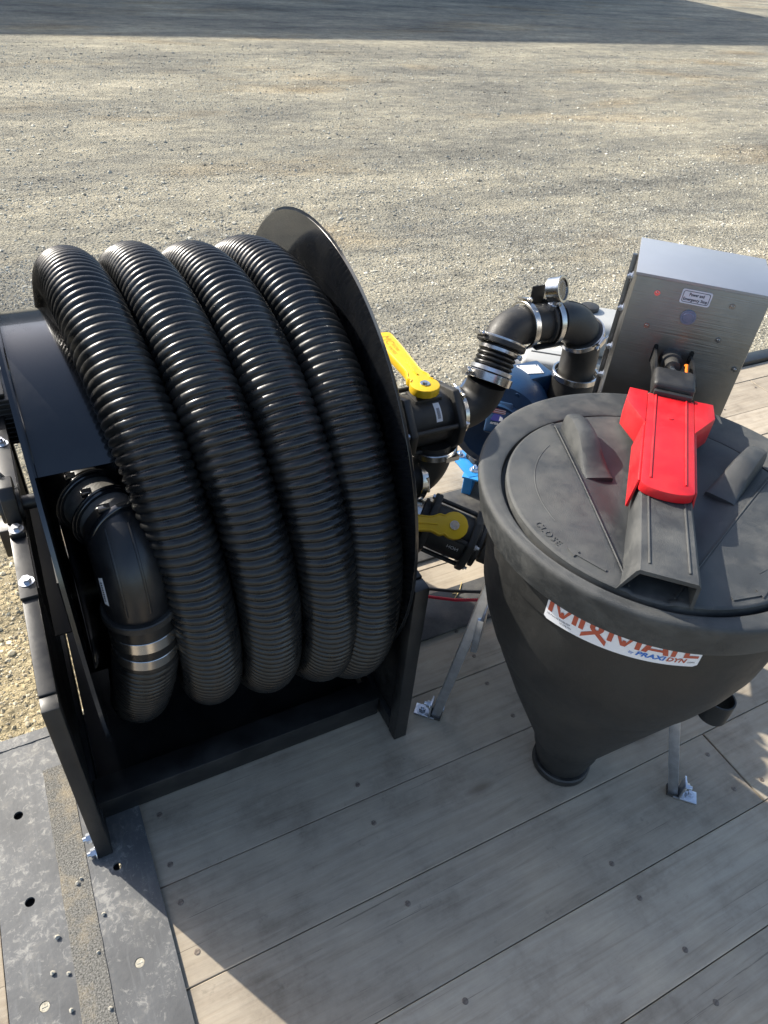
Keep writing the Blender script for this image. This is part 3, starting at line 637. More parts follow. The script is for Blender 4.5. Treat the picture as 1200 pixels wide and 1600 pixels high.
# white barcode sticker on the barrel front
def onbar(t, x, r=.0648): return VC + Vector((x, -math.cos(t) * r, math.sin(t) * r))
q = MB(); q.add([onbar(R(62 - 40 * i / 6), .006 + .016 * j + .010 * (i / 6) * 0) for i in range(7) for j in (0, 1)], [(2 * i, 2 * i + 2, 2 * i + 3, 2 * i + 1) for i in range(6)]); st = obj('paper_sticker', q, 'white', v1)
q = MB()
for k in range(11): q.add([onbar(R(50 - 2 * k), x_, .0652) for x_ in (.010, .018)] + [onbar(R(48.9 - 2 * k), x_, .0652) for x_ in (.018, .010)], [(0, 1, 2, 3)])
obj('bar_mark', q, 'ink', v1)

# lower valve, axis across the machine
LC = Vector((.822, 1.085, .275)); ax = Vector((.70, -.64, -.22)).normalized()
upv = Vector((-.38, -.40, .80)); upv = (upv - ax * upv.dot(ax)).normalized(); yv = ax.cross(upv)
Mr = Matrix((upv, yv, ax)).transposed().to_4x4(); M2 = Matrix.Translation(LC) @ Mr
v2 = thing('ball_valve', 'smaller black ball valve low behind the hopper with yellow lever facing up', 'valve', (LC.x, LC.y, .1))
valve(v2, M2, half=.056, Rf=.080, rb=.058, OCT=[22, 68, 112, 158, 202, 248, 292, 338])
Mst = Matrix.Translation(LC + upv * .048) @ Matrix((yv * 0 - ax, upv.cross(-ax), upv)).transposed().to_4x4()
obj('stem_boss', MB().cyl(LC + upv * .045, LC + upv * .068, .018, seg=20), 'poly', v2, .001)
lx = (Vector((-.104, .0, .065))); lx = (lx - upv * lx.dot(upv)).normalized()
Ml2 = Matrix.Translation(LC + upv * .068) @ Matrix((lx, upv.cross(lx), upv)).transposed().to_4x4()
h2 = lever('lever', v2, Ml2, L=.20, r=.0335, wn=.0185, we=.022, th=.016)
q = text_mb('B', .02, lambda x, y, z: Ml2 @ Vector((.098 + (.014 - x), -(y - .007), .0163))); obj('lettering', q, 'yellowd', h2)
q = MB(); q.box(M2 @ Vector((.051, .006, .02)), (.002, .002, .002)); 
q = text_mb('HON', .013, lambda x, y, z: M2 @ Vector((.0585 * math.cos(.75 + y / .058), .0585 * math.sin(.75 + y / .058), .004 + x))); obj('raised_lettering', q, 'white', v2)

# ================================================================== pipework
pr = thing('pipe_run', 'black elbow and bellows hose with steel clamps carrying a round gauge to the pump', 'pipe', (1.05, 1.23, .5))
ex = .868
pe = [(ex, 1.222, .533), (ex + .03, 1.222, .533)] + [(ex + .03 + .062 * math.sin(R(80 * k / 12)), 1.222 + .002 * k / 12, .533 + .062 * (1 - math.cos(R(80 * k / 12)))) for k in range(1, 13)]
lastp = Vector(pe[-1]); pe.append(tuple(lastp + Vector((.004, .0, .014)))); 
obj('elbow', MB().tube(pe, .0485, 36), 'poly', pr)
q = text_mb('2" 45', .010, lambda x, y, z: (ex + .038 + x * .7, 1.222 - .0492 + .006, .553 + y)); 
b0 = Vector(pe[-1]); b1 = b0 + Vector((.040, .026, .076)); bd = (b1 - b0).normalized()
n = 72; q = MB(); q.tube([b0 + bd * (.100 * k / n) for k in range(n + 1)], [.0425 + .0055 * abs(math.sin(math.pi * k / 8)) ** .7 for k in range(n + 1)], 36); obj('bellows', q, 'hose', pr)
def clampring(p, d, ro=.056, wd_=.013, side=Vector((0, -1, .3)), m='clamp', name='hose_clamp', hw=True, ri=None):
    p = Vector(p); d = Vector(d).normalized(); q = MB().ring(p - d * wd_ / 2, p + d * wd_ / 2, (ri or ro - .006), ro, 44)
    c = obj(name, q, m, pr)
    if hw:
        s_ = (side - d * side.dot(d)).normalized(); t_ = d.cross(s_); q = MB()
        Mx = Matrix.Translation(p + s_ * (ro + .003)) @ Matrix((t_, d, s_)).transposed().to_4x4()
        q.box((0, 0, 0), (.026, wd_ * .95, .009), Mx); q.cyl(Mx @ Vector((-.024, 0, .001)), Mx @ Vector((.02, 0, .001)), .0032, seg=10)
        q.cyl(Mx @ Vector((.018, 0, .001)), Mx @ Vector((.026, 0, .001)), .0058, seg=6, smooth=False); obj('clamp_screw', q, m, c, .001)
    return c
clampring((ex + .012, 1.222, .533), (1, 0, 0), .0575, .016, Vector((0, -.1, 1)), 'band')
clampring(b0 + bd * .008, bd, .0580, .020, Vector((-1, .2, 0)))
clampring(b0 + bd * .026, bd, .0515, .010, Vector((-.2, -1, 0)), 'zinc', hw=False)
clampring(b0 + bd * .076, bd, .0505, .009, Vector((1, -.9, 0)))
obj('collar', MB().ring(b0 + bd * .086, b0 + bd * .100, .040, .0605), 'poly', pr)
clampring(b0 + bd * .099, bd, .0590, .010, Vector((-.9, .2, .1)))
c0 = b0 + bd * .101
te = [c0 - bd * .004] + [c0 + bd * .040 * math.sin(R(9 * k)) + Vector((.048, .0, -.010)) * (1 - math.cos(R(9 * k))) for k in range(1, 11)]
p1 = te[-1]; te += [p1 + Vector((.012, .0, .0))]
obj('elbow', MB().tube(te, .046, 36), 'poly', pr)
px = te[-1] + Vector((.0, 0, 0))
clampring(px + Vector((-.012, 0, 0)), (1, .03, 0), .0575, .015, Vector((-.2, .3, 1)))
# black tie plate behind the gauge and along the tee
obj('bracket_plate', MB().box(px + Vector((.028, .022, .050)), (.040, .004, .070)), 'satin', pr, .002); obj('bracket_plate', MB().box(px + Vector((.04, -.040, -.042)), (.085, .022, .005)), 'satin', pr, .002)
p2 = px + Vector((.085, 0, -.002)); obj('tee', MB().tube([px, px + Vector((.02, 0, 0)), p2], .0455, 36).ring(px + Vector((.046, 0, 0)), px + Vector((.054, 0, 0)), .04, .0545).ring(px + Vector((.06, 0, 0)), px + Vector((.067, 0, 0)), .04, .0575), 'poly', pr)
clampring(px + Vector((.063, 0, 0)), (1, 0, 0), .060, .014, Vector((0, .5, 1)))
# big bend down to the pump
be = [p2] + [p2 + Vector((.108 * math.sin(R(88 * k / 16)), 0, -.100 * (1 - math.cos(R(88 * k / 16))))) for k in range(1, 17)]
bl = be[-1]; be += [bl + Vector((.002, 0, -.02)), bl + Vector((.003, 0, -.07)), bl + Vector((.003, .0, -.10))]
obj('elbow', MB().tube(be, [.0475] * len(be), 40), 'poly', pr, label='tall black elbow turning down behind the steel box')
q = MB(); q.tube([be[k] + Vector((math.sin(R(88 * (k - 1) / 16)) * .0475, 0, math.cos(R(88 * (k - 1) / 16)) * .0475)) for k in range(2, 16)], .0018, 8); obj('mould_line', q, 'poly', pr)
clampring(be[11], (math.cos(R(62)), .12, -math.sin(R(62))), .0585, .016, Vector((.2, -1, .2)))
obj('collar', MB().ring(be[10] + Vector((0, 0, 0)), be[10] + Vector((.006, .001, -.010)), .04, .0555), 'poly', pr)
clampring(bl + Vector((.003, 0, -.072)), (0, 0, -1), .0625, .016, Vector((1, .4, .1)))
obj('collar', MB().ring(bl + Vector((.003, 0, -.080)), bl + Vector((.003, 0, -.17)), .03, .0575), 'poly', pr)
# gauge
gp = px + Vector((.048, -.014, .044)); gax = Vector((.40, -.74, .34)).normalized()
q = MB().cyl(gp + Vector((0, .0, -.012)), gp + Vector((.004, -.006, .018)), .008, seg=14); q.cyl(gp + Vector((.0, 0, -.004)), gp + Vector((0, -.002, .008)), .0125, seg=6, smooth=False)
q.cyl(gp + Vector((.012, -.012, -.018)), gp + Vector((.018, -.016, -.004)), .007, seg=6, smooth=False)
gst = obj('gauge_stem', q, 'zinc', pr)
gc = gp + Vector((.004, .0, .042))
gg = obj('gauge', MB().cyl(gc - gax * .016, gc + gax * .012, .0295, seg=40).ring(gc + gax * .0118, gc + gax * .0165, .0255, .0312), 'clamp', pr)
u1 = Vector((0, 0, 1)).cross(gax).normalized(); u2 = gax.cross(u1)
obj('gauge_glass', MB().cyl(gc + gax * .0119, gc + gax * .0135, .0256, seg=36), 'glass', gg)
q = MB(); Mg = Matrix.Translation(gc + gax * .0141) @ Matrix((u1, u2, gax)).transposed().to_4x4()
for k in range(21):
    a = R(225 - 270 * k / 20); c_, s_ = math.cos(a), math.sin(a); r0_, r1_ = (.0165, .020) if k % 5 else (.0150, .020)
    q.add([(c_ * r0_ - s_ * .0004, s_ * r0_ + c_ * .0004, 0), (c_ * r0_ + s_ * .0004, s_ * r0_ - c_ * .0004, 0), (c_ * r1_ + s_ * .0004, s_ * r1_ - c_ * .0004, 0), (c_ * r1_ - s_ * .0004, s_ * r1_ + c_ * .0004, 0)], [(0, 1, 2, 3)], Mg)
q.add([(-.0006, -.004, .0003), (.0006, -.004, .0003), (.010, .012, .0003)], [(0, 1, 2)], Mg)
obj('dial_mark', q, 'white', gg)

# lower pipe from the valve down and back under the reel
lp = thing('lower_pipe', 'black elbow pipe with steel clamp below the large valve, running under the reel', 'pipe', (.8, 1.2, .3))
le = [(.816, 1.200, .478), (.818, 1.198, .445)] + [(.818 - .062 * (1 - math.cos(R(90 * k / 12))), 1.198 + .002 * k / 12, .445 - .072 * math.sin(R(90 * k / 12))) for k in range(1, 13)] + [(.72, 1.202, .372), (.62, 1.205, .372), (.53, 1.21, .372)]
obj('elbow', MB().tube(le, .0465, 32), 'poly', lp)
def lclamp(p, d, ro, w_, m, par):
    p = Vector(p); d = Vector(d).normalized(); q = MB().ring(p - d * w_ / 2, p + d * w_ / 2, ro - .008, ro, 40); q.cyl(p + Vector((.01, -ro * .8, ro * .55)), p + Vector((.012, -ro * .95, -ro * .1)), .005, seg=10); obj('hose_clamp', q, m, par)
lclamp((.772, 1.200, .376), (-1, 0, .15), .059, .018, 'clamp', lp)
q = MB().ring((.817, 1.199, .468), (.818, 1.198, .450), .045, .0585); q.box((.835, 1.142, .460), (.036, .014, .012)); obj('hose_clamp', q, 'clamp', lp)
s0 = LC - ax * .086
lq = [tuple(s0), tuple(s0 - ax * .02), tuple(s0 - ax * .05), tuple(s0 - ax * .075 + Vector((-.005, 0, .0))), tuple(s0 - ax * .10 + Vector((-.02, -.0, -.012))), tuple(s0 - ax * .12 + Vector((-.05, 0, -.03)))]
obj('inlet_hose', MB().tube(lq, .040, 28), 'hose', lp)
lclamp(s0 - ax * .008, ax, .050, .022, 'clamp', lp); lclamp(s0 - ax * .052, ax, .052, .010, 'zinc', lp)
s1 = LC + ax * .09
obj('outlet_pipe', MB().tube([tuple(s1), tuple(s1 + ax * .03), tuple(s1 + ax * .06 + Vector((0, 0, -.004))), (.93, .90, .135), (.90, .76, .11), (.86, .62, .10)], .040, 28), 'poly', lp)

# ================================================================== pump and engine
pm = thing('pump', 'dark blue cast pump half hidden behind the hopper lid', 'pump', (1.12, 1.34, 0))
dg = Vector((.707, .707, 0)); dn = Vector((.707, -.707, 0))
pc = Vector((1.115, 1.335, .40))
Mp = Matrix.Translation(pc) @ Matrix((Vector((0, 0, 1)), dn, -dg)).transposed().to_4x4()
q = MB().lathe([(.0, -.075), (.10, -.075), (.125, -.06), (.135, -.03), (.135, .03), (.125, .06), (.09, .075), (.085, .095), (.0, .095)], 56, Mp)
obj('volute', q, 'blue', pm)
q = MB()
for k in range(8):
    a = R(45 * k + 20); q.bolt(Mp @ Vector((.115 * math.cos(a), .115 * math.sin(a), .058)), -dg, .008, .007, False)
obj('cover_bolt', q, 'blue', pm, kind='stuff')
q = MB().box((1.195, 1.345, .485), (.11, .085, .075), None); obj('port_block', q, 'blue', pm, .006)
q = MB().cyl((1.25, 1.232, .40), (1.25, 1.232, .46), .06, seg=32); q.cyl((1.25, 1.24, .40), (1.14, 1.33, .38), .055, seg=28); obj('suction_port', q, 'blue', pm)
Mtop = Matrix.Translation((1.195, 1.345, .5229)) @ Matrix.Rotation(R(-14), 4, 'Z')
nm = obj('name_plate', MB().box((0, 0, .0008), (.062, .045, .0014), Mtop), 'white', pm)
q = MB()
for sx in (-.026, .026):
    for sy in (-.018, .018): q.cyl(Mtop @ Vector((sx, sy, .0015)), Mtop @ Vector((sx, sy, .003)), .002, seg=8)
obj('rivet', q, 'ink', nm)
# flag sticker on the side of the pump
sc_ = pc + Vector((-.05, -.06, .10)); nrm = Vector((-.55, -.6, .55)).normalized()
sxv = Vector((.74, -.66, 0)); sxv = (sxv - nrm * sxv.dot(nrm)).normalized(); syv = nrm.cross(sxv)
sc_ = Vector((1.045, 1.255, .458))
Ms = Matrix.Translation(sc_) @ Matrix((sxv, syv, nrm)).transposed().to_4x4()
q = MB().box((0, .0, -.022), (.062, .085, .044), Ms); obj('sticker_boss', q, 'blue', pm, .006)
fs = obj('flag_sticker', MB().box((-.002, .019, .0006), (.036, .018, .0008), Ms), 'white', pm)
q = MB()
for k in range(4): q.box((-.002, .012 + .0047 * k, .0013), (.036, .0023, .0004), Ms)
obj('flag_stripe', q, 'flagred', fs)
q = MB(); q.prism([(-.02, -.010), (.014, -.010), (.016, -.002), (.006, .008), (-.012, .008)], .0008, .0016, Ms); obj('eagle_mark', q, 'flagblue', fs)
q = MB(); q.prism([(.003, -.008), (.013, -.008), (.012, .001), (.004, .004)], .0017, .0021, Ms); obj('eagle_head', q, 'white', fs)
q = text_mb('AMERICA', .0085, lambda x, y, z: Ms @ Vector((x, y - .0195, .001)), align='CENTER'); obj('lettering', q, 'white', fs)
# bright blue base bracket
Mb = Matrix.Translation((1.33, 1.42, .08)) @ Matrix.Rotation(R(-45), 4, 'Z')
q = MB(); q.box((0, .0, 0), (.36, .20, .008), Mb); q.box((-.16, .0, -.04), (.03, .18, .072), Mb); q.box((.16, .0, -.04), (.03, .18, .072), Mb); q.box((-.02, .02, .09), (.10, .10, .17), Mb)
obj('pump_bracket', q, 'bright', pm, .003)
q = MB(); q.prism([(1.158, 1.60), (1.21, 1.60), (1.215, 1.455), (1.150, 1.462)], .078, .086); obj('bracket_foot', q, 'bright', pm, .002)
for x, y in ((1.185, 1.575), (1.185, 1.488)):
    obj('bolt', MB().bolt((x, y, .0865), (0, 0, 1), .010, .009, True, .008), 'zinc', pm)
q = MB(); q.prism([(1.196, 1.56), (1.22, 1.555), (1.215, 1.50), (1.195, 1.505)], .087, .11); obj('rubber_mount', q, 'poly', pm, .003)

en = thing('engine', 'small petrol engine with cream covers behind the black pipe elbow', 'engine', (1.42, 1.5, 0))
Me = Matrix.Translation((1.345, 1.47, .0)) @ Matrix.Rotation(R(-38), 4, 'Z')
q = MB(); q.box((.06, .0, .1905), (.22, .20, .379), Me); 
for k in range(7): q.box((.06, 0, .20 + k * .03), (.235, .215, .008), Me)
obj('cylinder_block', q, 'alu', en, .004)
cv = obj('air_cleaner_cover', MB().box((.005, -.015, .470), (.135, .10, .034), Me), 'cream', en, .014, 4)
obj('cover_groove', MB().box((.012, -.005, .4874), (.10, .006, .002), Me), 'poly', cv)
obj('air_cleaner_case', MB().box((.005, -.015, .432), (.115, .085, .042), Me), 'alu', en, .006)
q = MB().cyl(Me @ Vector((-.14, .03, .42)), Me @ Vector((-.05, .03, .42)), .028, seg=24); q.cyl(Me @ Vector((-.15, .03, .42)), Me @ Vector((-.135, .03, .42)), .034, seg=24); obj('muffler', q, 'alu', en)
q = MB(); q.tube([Me @ Vector(p) for p in [(-.08, -.09, .40), (-.02, -.11, .405), (.05, -.12, .40), (.11, -.11, .39)]], .011, 14); q.tube([Me @ Vector(p) for p in [(-.09, -.06, .41), (.0, -.09, .42), (.06, -.10, .415)]], .006, 10); obj('fuel_pipe', q, 'zinc', en)
q = MB()
for k in range(6): q.bolt(Me @ Vector((-.03 + .022 * k, -.068 + .012 * (k % 2), .4535)), (0, 0, 1), .005, .005, False)
obj('cover_screw', q, 'zinc', en, kind='stuff')
obj('spark_lead', MB().tube([Me @ Vector(p) for p in [(.10, -.10, .40), (.07, -.14, .43), (.0, -.15, .42), (-.06, -.12, .38)]], .0045, 10), 'black_wire', en)
obj('intake_elbow', MB().tube([Me @ Vector(p) for p in [(-.05, -.06, .43), (-.085, -.07, .425), (-.11, -.08, .40), (-.115, -.085, .36)]], .017, 16), 'alu', en)
q = MB(); q.cyl(Me @ Vector((-.115, -.085, .385)), Me @ Vector((-.115, -.085, .372)), .026, seg=20); obj('carburettor_flange', q, 'alu', en, .001)
obj('governor_rod', MB().tube([Me @ Vector(p) for p in [(-.10, -.10, .415), (-.03, -.135, .43), (.06, -.14, .425)]], .0022, 8), 'zinc', en)
Mt = Matrix.Translation((1.64, 1.60, .0)) @ Matrix.Rotation(R(-38), 4, 'Z')
ft = obj('fuel_tank', MB().box((-.01, .0, .45), (.22, .18, .11), Mt), 'cream', en, .035, 5)
q = MB().cyl(Mt @ Vector((-.02, .03, .504)), Mt @ Vector((-.02, .03, .520)), .030, seg=28); obj('filler_cap', q, 'poly', ft, .003)
obj('recoil_cover', MB().cyl(Mt @ Vector((-.05, -.10, .36)), Mt @ Vector((-.05, -.17, .36)), .085, .07, 36), 'cream', en, .006)
obj('crankcase', MB().box((-.02, .0, .196), (.24, .22, .390), Mt), 'alu', en, .01)

# ================================================================== mixing hopper
HO = Vector((.85, .585, 0)); HM = Matrix.Translation(HO) @ Matrix.Rotation(R(-45), 4, 'Z')
hp = thing('mixing_hopper', 'round charcoal plastic mixing hopper with red latch on its lid', 'hopper', (HO.x, HO.y, 0))
HR = Matrix.Translation((.858, .590, 0)) @ Matrix.Rotation(R(-45), 4, 'Z')     # axis of the tank
HD = Matrix.Translation((.822, .571, 0)) @ Matrix.Rotation(R(-45), 4, 'Z')     # axis of the screw lid, set off centre in the tank top
cone = [(.052, .022), (.058, .028), (.064, .055), (.071, .075), (.073, .095), (.080, .118), (.093, .150), (.115, .20), (.139, .25), (.165, .305), (.193, .37), (.219, .425), (.240, .484), (.2545, .541), (.2590, .592), (.2600, .639), (.2640, .643), (.2640, .712)]
q0 = MB().lathe(cone + [(.255, .712), (.25, .55), (.2, .38), (.15, .26), (.07, .09), (.045, .022), (.052, .022)], 96, None)
for v in q0.v:
    if v.z < .3: v.x += .012 * (1 - v.z / .3); v.y -= .026 * (1 - v.z / .3)
q0.v = [HR @ v for v in q0.v]
obj('hopper_body', q0, 'tank', hp)
obj('outlet_ring', MB().ring(HR @ Vector((.0118, -.0252, .003)), HR @ Vector((.0118, -.0252, .024)), .045, .064), 'poly', hp)
# collar rim with rolled shoulder, sloping inwards to the lid groove
rim = [(.2655, .705), (.2835, .7005), (.2865, .7025), (.2885, .709), (.2978, .750), (.2992, .7590), (.2990, .7625), (.2975, .7660), (.2945, .7680), (.2905, .7687), (.286, .7690)]
q = MB().lathe(rim, 160, HR)
# flat tank top: outer circle about the tank axis, inner circle about the lid axis, then the lid groove
NA = 160; vs = []
D_ = HR.inverted() @ HD @ Vector((0, 0, 0))
rings = [(.286, .7690, 0), (.2475, .7700, 1), (.2440, .7685, 1), (.2425, .7560, 1), (.2300, .7545, 1)]
for r_, z_, k_ in rings:
    for k in range(NA):
        a = 2 * math.pi * k / NA; vs.append((r_ * math.cos(a) + (D_.x if k_ else 0), r_ * math.sin(a) + (D_.y if k_ else 0), z_))
for k in range(NA):      # keep the eccentric inner circle inside the flat top
    x, y, z = vs[NA + k]; d_ = math.hypot(x, y)
    if d_ > .284: vs[NA + k] = (x * .284 / d_, y * .284 / d_, z)
q.add(vs, [(i * NA + k, (i + 1) * NA + k, (i + 1) * NA + (k + 1) % NA, i * NA + (k + 1) % NA) for i in range(len(rings) - 1) for k in range(NA)], HR, True)
q.lathe([(.2655, .705), (.2655, .755)], 96, HR)
obj('rim', q, 'lid', hp)
def sstep(a, b, x):
    t = min(1, max(0, (x - a) / (b - a))); return t * t * (3 - 2 * t)
UC = -.0095       # arm centre line
LR = .2362
def lidz(u, w_):
    """lid height in the hopper frame: shallow dome, raised outer wings, dished panels beside the arm"""
    r = math.hypot(u, w_); z = .7735 + .005 * (1 - (r / LR) ** 2)
    z -= .0025 * sstep(LR - .003, LR, r)
    du = abs(u); line = .028 + (w_ + .229) * .418; edge = du - line
    if w_ < .20:
        f = sstep(.20, .12, w_)
        z += .0035 * sstep(-.0015, .0015, edge) * f
        z -= .0085 * sstep(.0, -.055, edge) * sstep(-.235, -.13, w_) * f
    return z
q = MB(); NR, NA = 150, 240; vs = []; fs = []
for i in range(NR + 1):
    r = LR * i / NR if i else 0.0001
    for k in range(NA):
        a = 2 * math.pi * k / NA; u_, w_ = r * math.cos(a), r * math.sin(a); vs.append((u_, w_, lidz(u_, w_)))
for i in range(NR):
    for k in range(NA): fs.append((i * NA + k, (i + 1) * NA + k, (i + 1) * NA + (k + 1) % NA, i * NA + (k + 1) % NA))
q.add(vs, fs, HD, True)
rimv = vs[-NA:]; q.add(rimv + [(u_, w_, .752) for u_, w_, z in rimv], [(k, (k + 1) % NA, NA + (k + 1) % NA, NA + k)[::-1] for k in range(NA)], HD, True)
lid = obj('lid', q, 'lid', hp)
# crease beads along both diverging lines
for sg in (-1, 1):
    pts = []
    for k in range(40):
        w_ = -.224 + (.135 + .224) * k / 39; u_ = sg * (.028 + (w_ + .229) * .418); pts.append(HD @ Vector((u_, w_, lidz(u_ + sg * .0022, w_) + .0001)))
    obj('crease_bead', MB().tube(pts, .0013, 8), 'lid', lid)
for sg in (-1, 1):
    a0, a1 = (R(160), R(222)) if sg < 0 else (R(-42), R(20)); pts = []
    for k in range(31):
        a = a0 + (a1 - a0) * k / 30; u_, w_ = .192 * math.cos(a), .192 * math.sin(a); pts.append(HD @ Vector((u_, w_, lidz(u_, w_) - .0005)))
    obj('moulded_step', MB().tube(pts, .0012, 8), 'lid', lid)
# finger grips: tall rounded outer end, sloping down to a broad inner end
def lug(A, B, H, wn, wf):
    q = MB(); A = Vector((*A, 0)); B = Vector((*B, 0)); d = (B - A).normalized(); nn = Vector((-d.y, d.x, 0)); L_ = (B - A).length; n = 20; secs = []
    prof = [(-1, 0), (-.97, .35), (-.90, .70), (-.74, .93), (-.45, 1.0), (0, 1.02), (.45, 1.0), (.74, .93), (.90, .70), (.97, .35), (1, 0)]
    for k in range(n + 1):
        t = k / n; h = H * (.10 + .90 * sstep(0, .62, t)) * (1 - .25 * sstep(.80, 1, t)); wd_ = wn + (wf - wn) * t
        c = A + d * L_ * t; secs.append([(c.x + nn.x * wd_ * x, c.y + nn.y * wd_ * x, .774 + h * y if y > 0 else .766) for x, y in prof])
    vs = [p for s_ in secs for p in s_]; m = len(prof)
    q.add(vs, [(i * m + j, i * m + j + 1, (i + 1) * m + j + 1, (i + 1) * m + j) for i in range(n) for j in range(m - 1)], HM, True)
    q.add(secs[-1], [tuple(range(m))], HM); q.add(secs[0], [tuple(reversed(range(m)))], HM)
    return q
obj('grip_lug', lug((-.101, -.020), (-.163, .118), .036, .0245, .0175), 'lid', lid)
obj('grip_lug', lug((.086, .006), (.146, .146), .036, .0245, .0175), 'lid', lid)
# raised hinge arm, open tunnel at the front
AT = .817; US = .010
q = MB()
secs = [(-.262, .0480, .0400), (-.252, .0440, .0398), (-.22, .0410, .0392), (-.17, .0395, .0388), (-.10, .0385, .038), (0, .038, .038), (.10, .038, .038), (.225, .038, .038)]
ush = lambda w_: UC + US * min(1, max(0, (-.05 - w_) / .2))
vs = []
for w_, hb, ht in secs:
    c = ush(w_); vs += [(c - hb - .010 * min(1, max(0, (-.02 - w_) / .2)), w_, .7715), (c - ht - .001, w_, AT - .004), (c - ht + .003, w_, AT), (c + ht - .003, w_, AT), (c + ht + .001, w_, AT - .004), (c + hb - .004, w_, .7715)]
m = 6; q.add(vs, [(i * m + j, i * m + j + 1, (i + 1) * m + j + 1, (i + 1) * m + j) for i in range(len(secs) - 1) for j in range(m - 1)], HM)
q.add(vs[-6:], [(0, 1, 2, 3, 4, 5)], HM)
t_ = .0045; c0_ = ush(-.262)
i0 = [(c0_ - .058 + t_, -.262, .7745), (c0_ - .0355, -.262, AT - .0065), (c0_ + .0365, -.262, AT - .0065), (c0_ + .044 - t_, -.262, .7745)]
i1 = [(c0_ - .046 + t_, -.19, .7745), (c0_ - .0345, -.19, AT - .0065), (c0_ + .0345, -.19, AT - .0065), (c0_ + .036 - t_, -.19, .7745)]
q.add(i0 + i1, [(0, 1, 5, 4)[::-1], (1, 2, 6, 5)[::-1], (2, 3, 7, 6)[::-1], (4, 5, 6, 7)], HM)
q.add(vs[:6] + i0, [(0, 1, 7, 6), (1, 2, 7), (2, 3, 8, 7), (3, 4, 8), (4, 5, 9, 8)], HM)
arm = obj('hinge_arm', q, 'lid', lid)
for du in (-.0255, .0265):
    pts = [HM @ Vector((ush(-.245 + .17 * k / 20) + du, -.245 + .17 * k / 20, AT + .0002)) for k in range(21)]
    obj('rail_bead', MB().tube(pts, .0018, 8), 'lid', arm)
# raised CLOSE lettering and arrows following the lid edge
def onlid(r0, a_mid):
    def fn(x, y, z):
        a = a_mid + x / r0; rr = r0 - y
        u_, w_ = rr * math.cos(a), rr * math.sin(a); return HD @ Vector((u_, w_, lidz(u_, w_) + .0003 + z))
    return fn
q = text_mb('CLOSE', .0150, onlid(.2245, R(-133)), align='CENTER', depth=.0008, space=1.30); obj('raised_lettering', q, 'lid', lid)
def arrow(fn, L_, tip, hw, sw, hl):
    """raised arrow lying along x; tip = 0 points to -x, 1 to +x"""
    X = (lambda x: L_ - x) if tip else (lambda x: x)
    pts = [(0, 0), (hl, -hw), (hl, -sw), (L_, -sw), (L_, sw), (hl, sw), (hl, hw)]
    n_ = len(pts); V_ = [fn(X(x), y, .0016) for x, y in pts] + [fn(X(x), y, -.001) for x, y in pts]
    return MB().add(V_, [(0, 1, 2), (0, 2, 5), (0, 5, 6), (2, 3, 4, 5)] + [(k, n_ + k, n_ + (k + 1) % n_, (k + 1) % n_) for k in range(n_)])
obj('direction_arrow', arrow(onlid(.2165, R(-123.2)), .062, 0, .0075, .0022, .016), 'lid', lid)
obj('direction_arrow', arrow(onlid(.2215, R(-62)), .060, 1, .0075, .0032, .016), 'lid', lid)
# red latch over the arm
UL = -.0105; RT = .8345; RB = AT + .0012
q = MB()
tong = [(UL - .039, .190), (UL - .039, -.080)] + [(UL + .040 * math.sin(R(a)), -.082 - .018 * math.cos(R(a))) for a in range(-75, 76, 15)] + [(UL + .039, -.080), (UL + .039, .190)]
q.prism(tong[::-1], RB, RT, HM); obj('latch_tongue', q, 'red', hp, .002)
for sg in (-1, 1):
    q = MB(); poly = [(UL + sg * .0394, .196), (UL + sg * .071, .196), (UL + sg * .073, .148), (UL + sg * .0394, .086)]
    q.prism(poly[::-1] if sg > 0 else poly, .785, RT - .0004, HM); obj('latch_wing', q, 'red', hp, .0012)
    q = MB(); V_ = []
    for w_, zb in ((.088, .781), (-.080, .783)):
        V_ += [(UL + sg * .0394, w_, RT - .0026), (UL + sg * .0425, w_, RT - .0030), (UL + sg * .0475, w_ + (.0 if w_ > 0 else -.006), zb), (UL + sg * .0430, w_ + (.0 if w_ > 0 else -.006), zb)]
    F_ = [(0, 1, 5, 4), (1, 2, 6, 5), (2, 3, 7, 6), (3, 0, 4, 7), (3, 2, 1, 0), (4, 5, 6, 7)]
    q.add(V_, F_ if sg < 0 else [f[::-1] for f in F_], HM); obj('latch_skirt', q, 'red', hp, .0008)
for du in (-.0255, .0255): obj('latch_rail', MB().tube([HM @ Vector((UL + du, .186 - .258 * k / 20, RT + .0003)) for k in range(21)], .0018, 8), 'red', hp)
obj('latch_pin', MB().cyl(HM @ Vector((UL, .115, RT)), HM @ Vector((UL, .115, RT + .0012)), .004, seg=14), 'red', hp)
obj('hinge_strip', MB().box((UL + .001, .1905, RT + .002), (.064, .009, .012), HM), 'poly', hp, .001)
obj('hinge_block', MB().box((UL + .001, .232, .836), (.072, .066, .034), HM), 'poly', hp, .008, 4)
for du in (-.034, .034):
    q = MB(); M4 = HM @ Matrix.Translation((UL + .003 + du, 0, 0)) @ Matrix(((0, 0, 1, 0), (1, 0, 0, 0), (0, 1, 0, 0), (0, 0, 0, 1)))
    q.prism([(.225, .826), (.30, .818), (.4035, .796), (.4035, .824), (.33, .838), (.225, .846)], -.002, .002, M4); obj('hinge_lug', q, 'satin', hp)
q = MB().cyl(HM @ Vector((UL, .260, .838)), HM @ Vector((UL, .285, .834)), .010, seg=6, smooth=False); q.cyl(HM @ Vector((UL, .285, .834)), HM @ Vector((UL, .33, .824)), .0065, seg=12); obj('hinge_nut', q, 'clamp', hp)
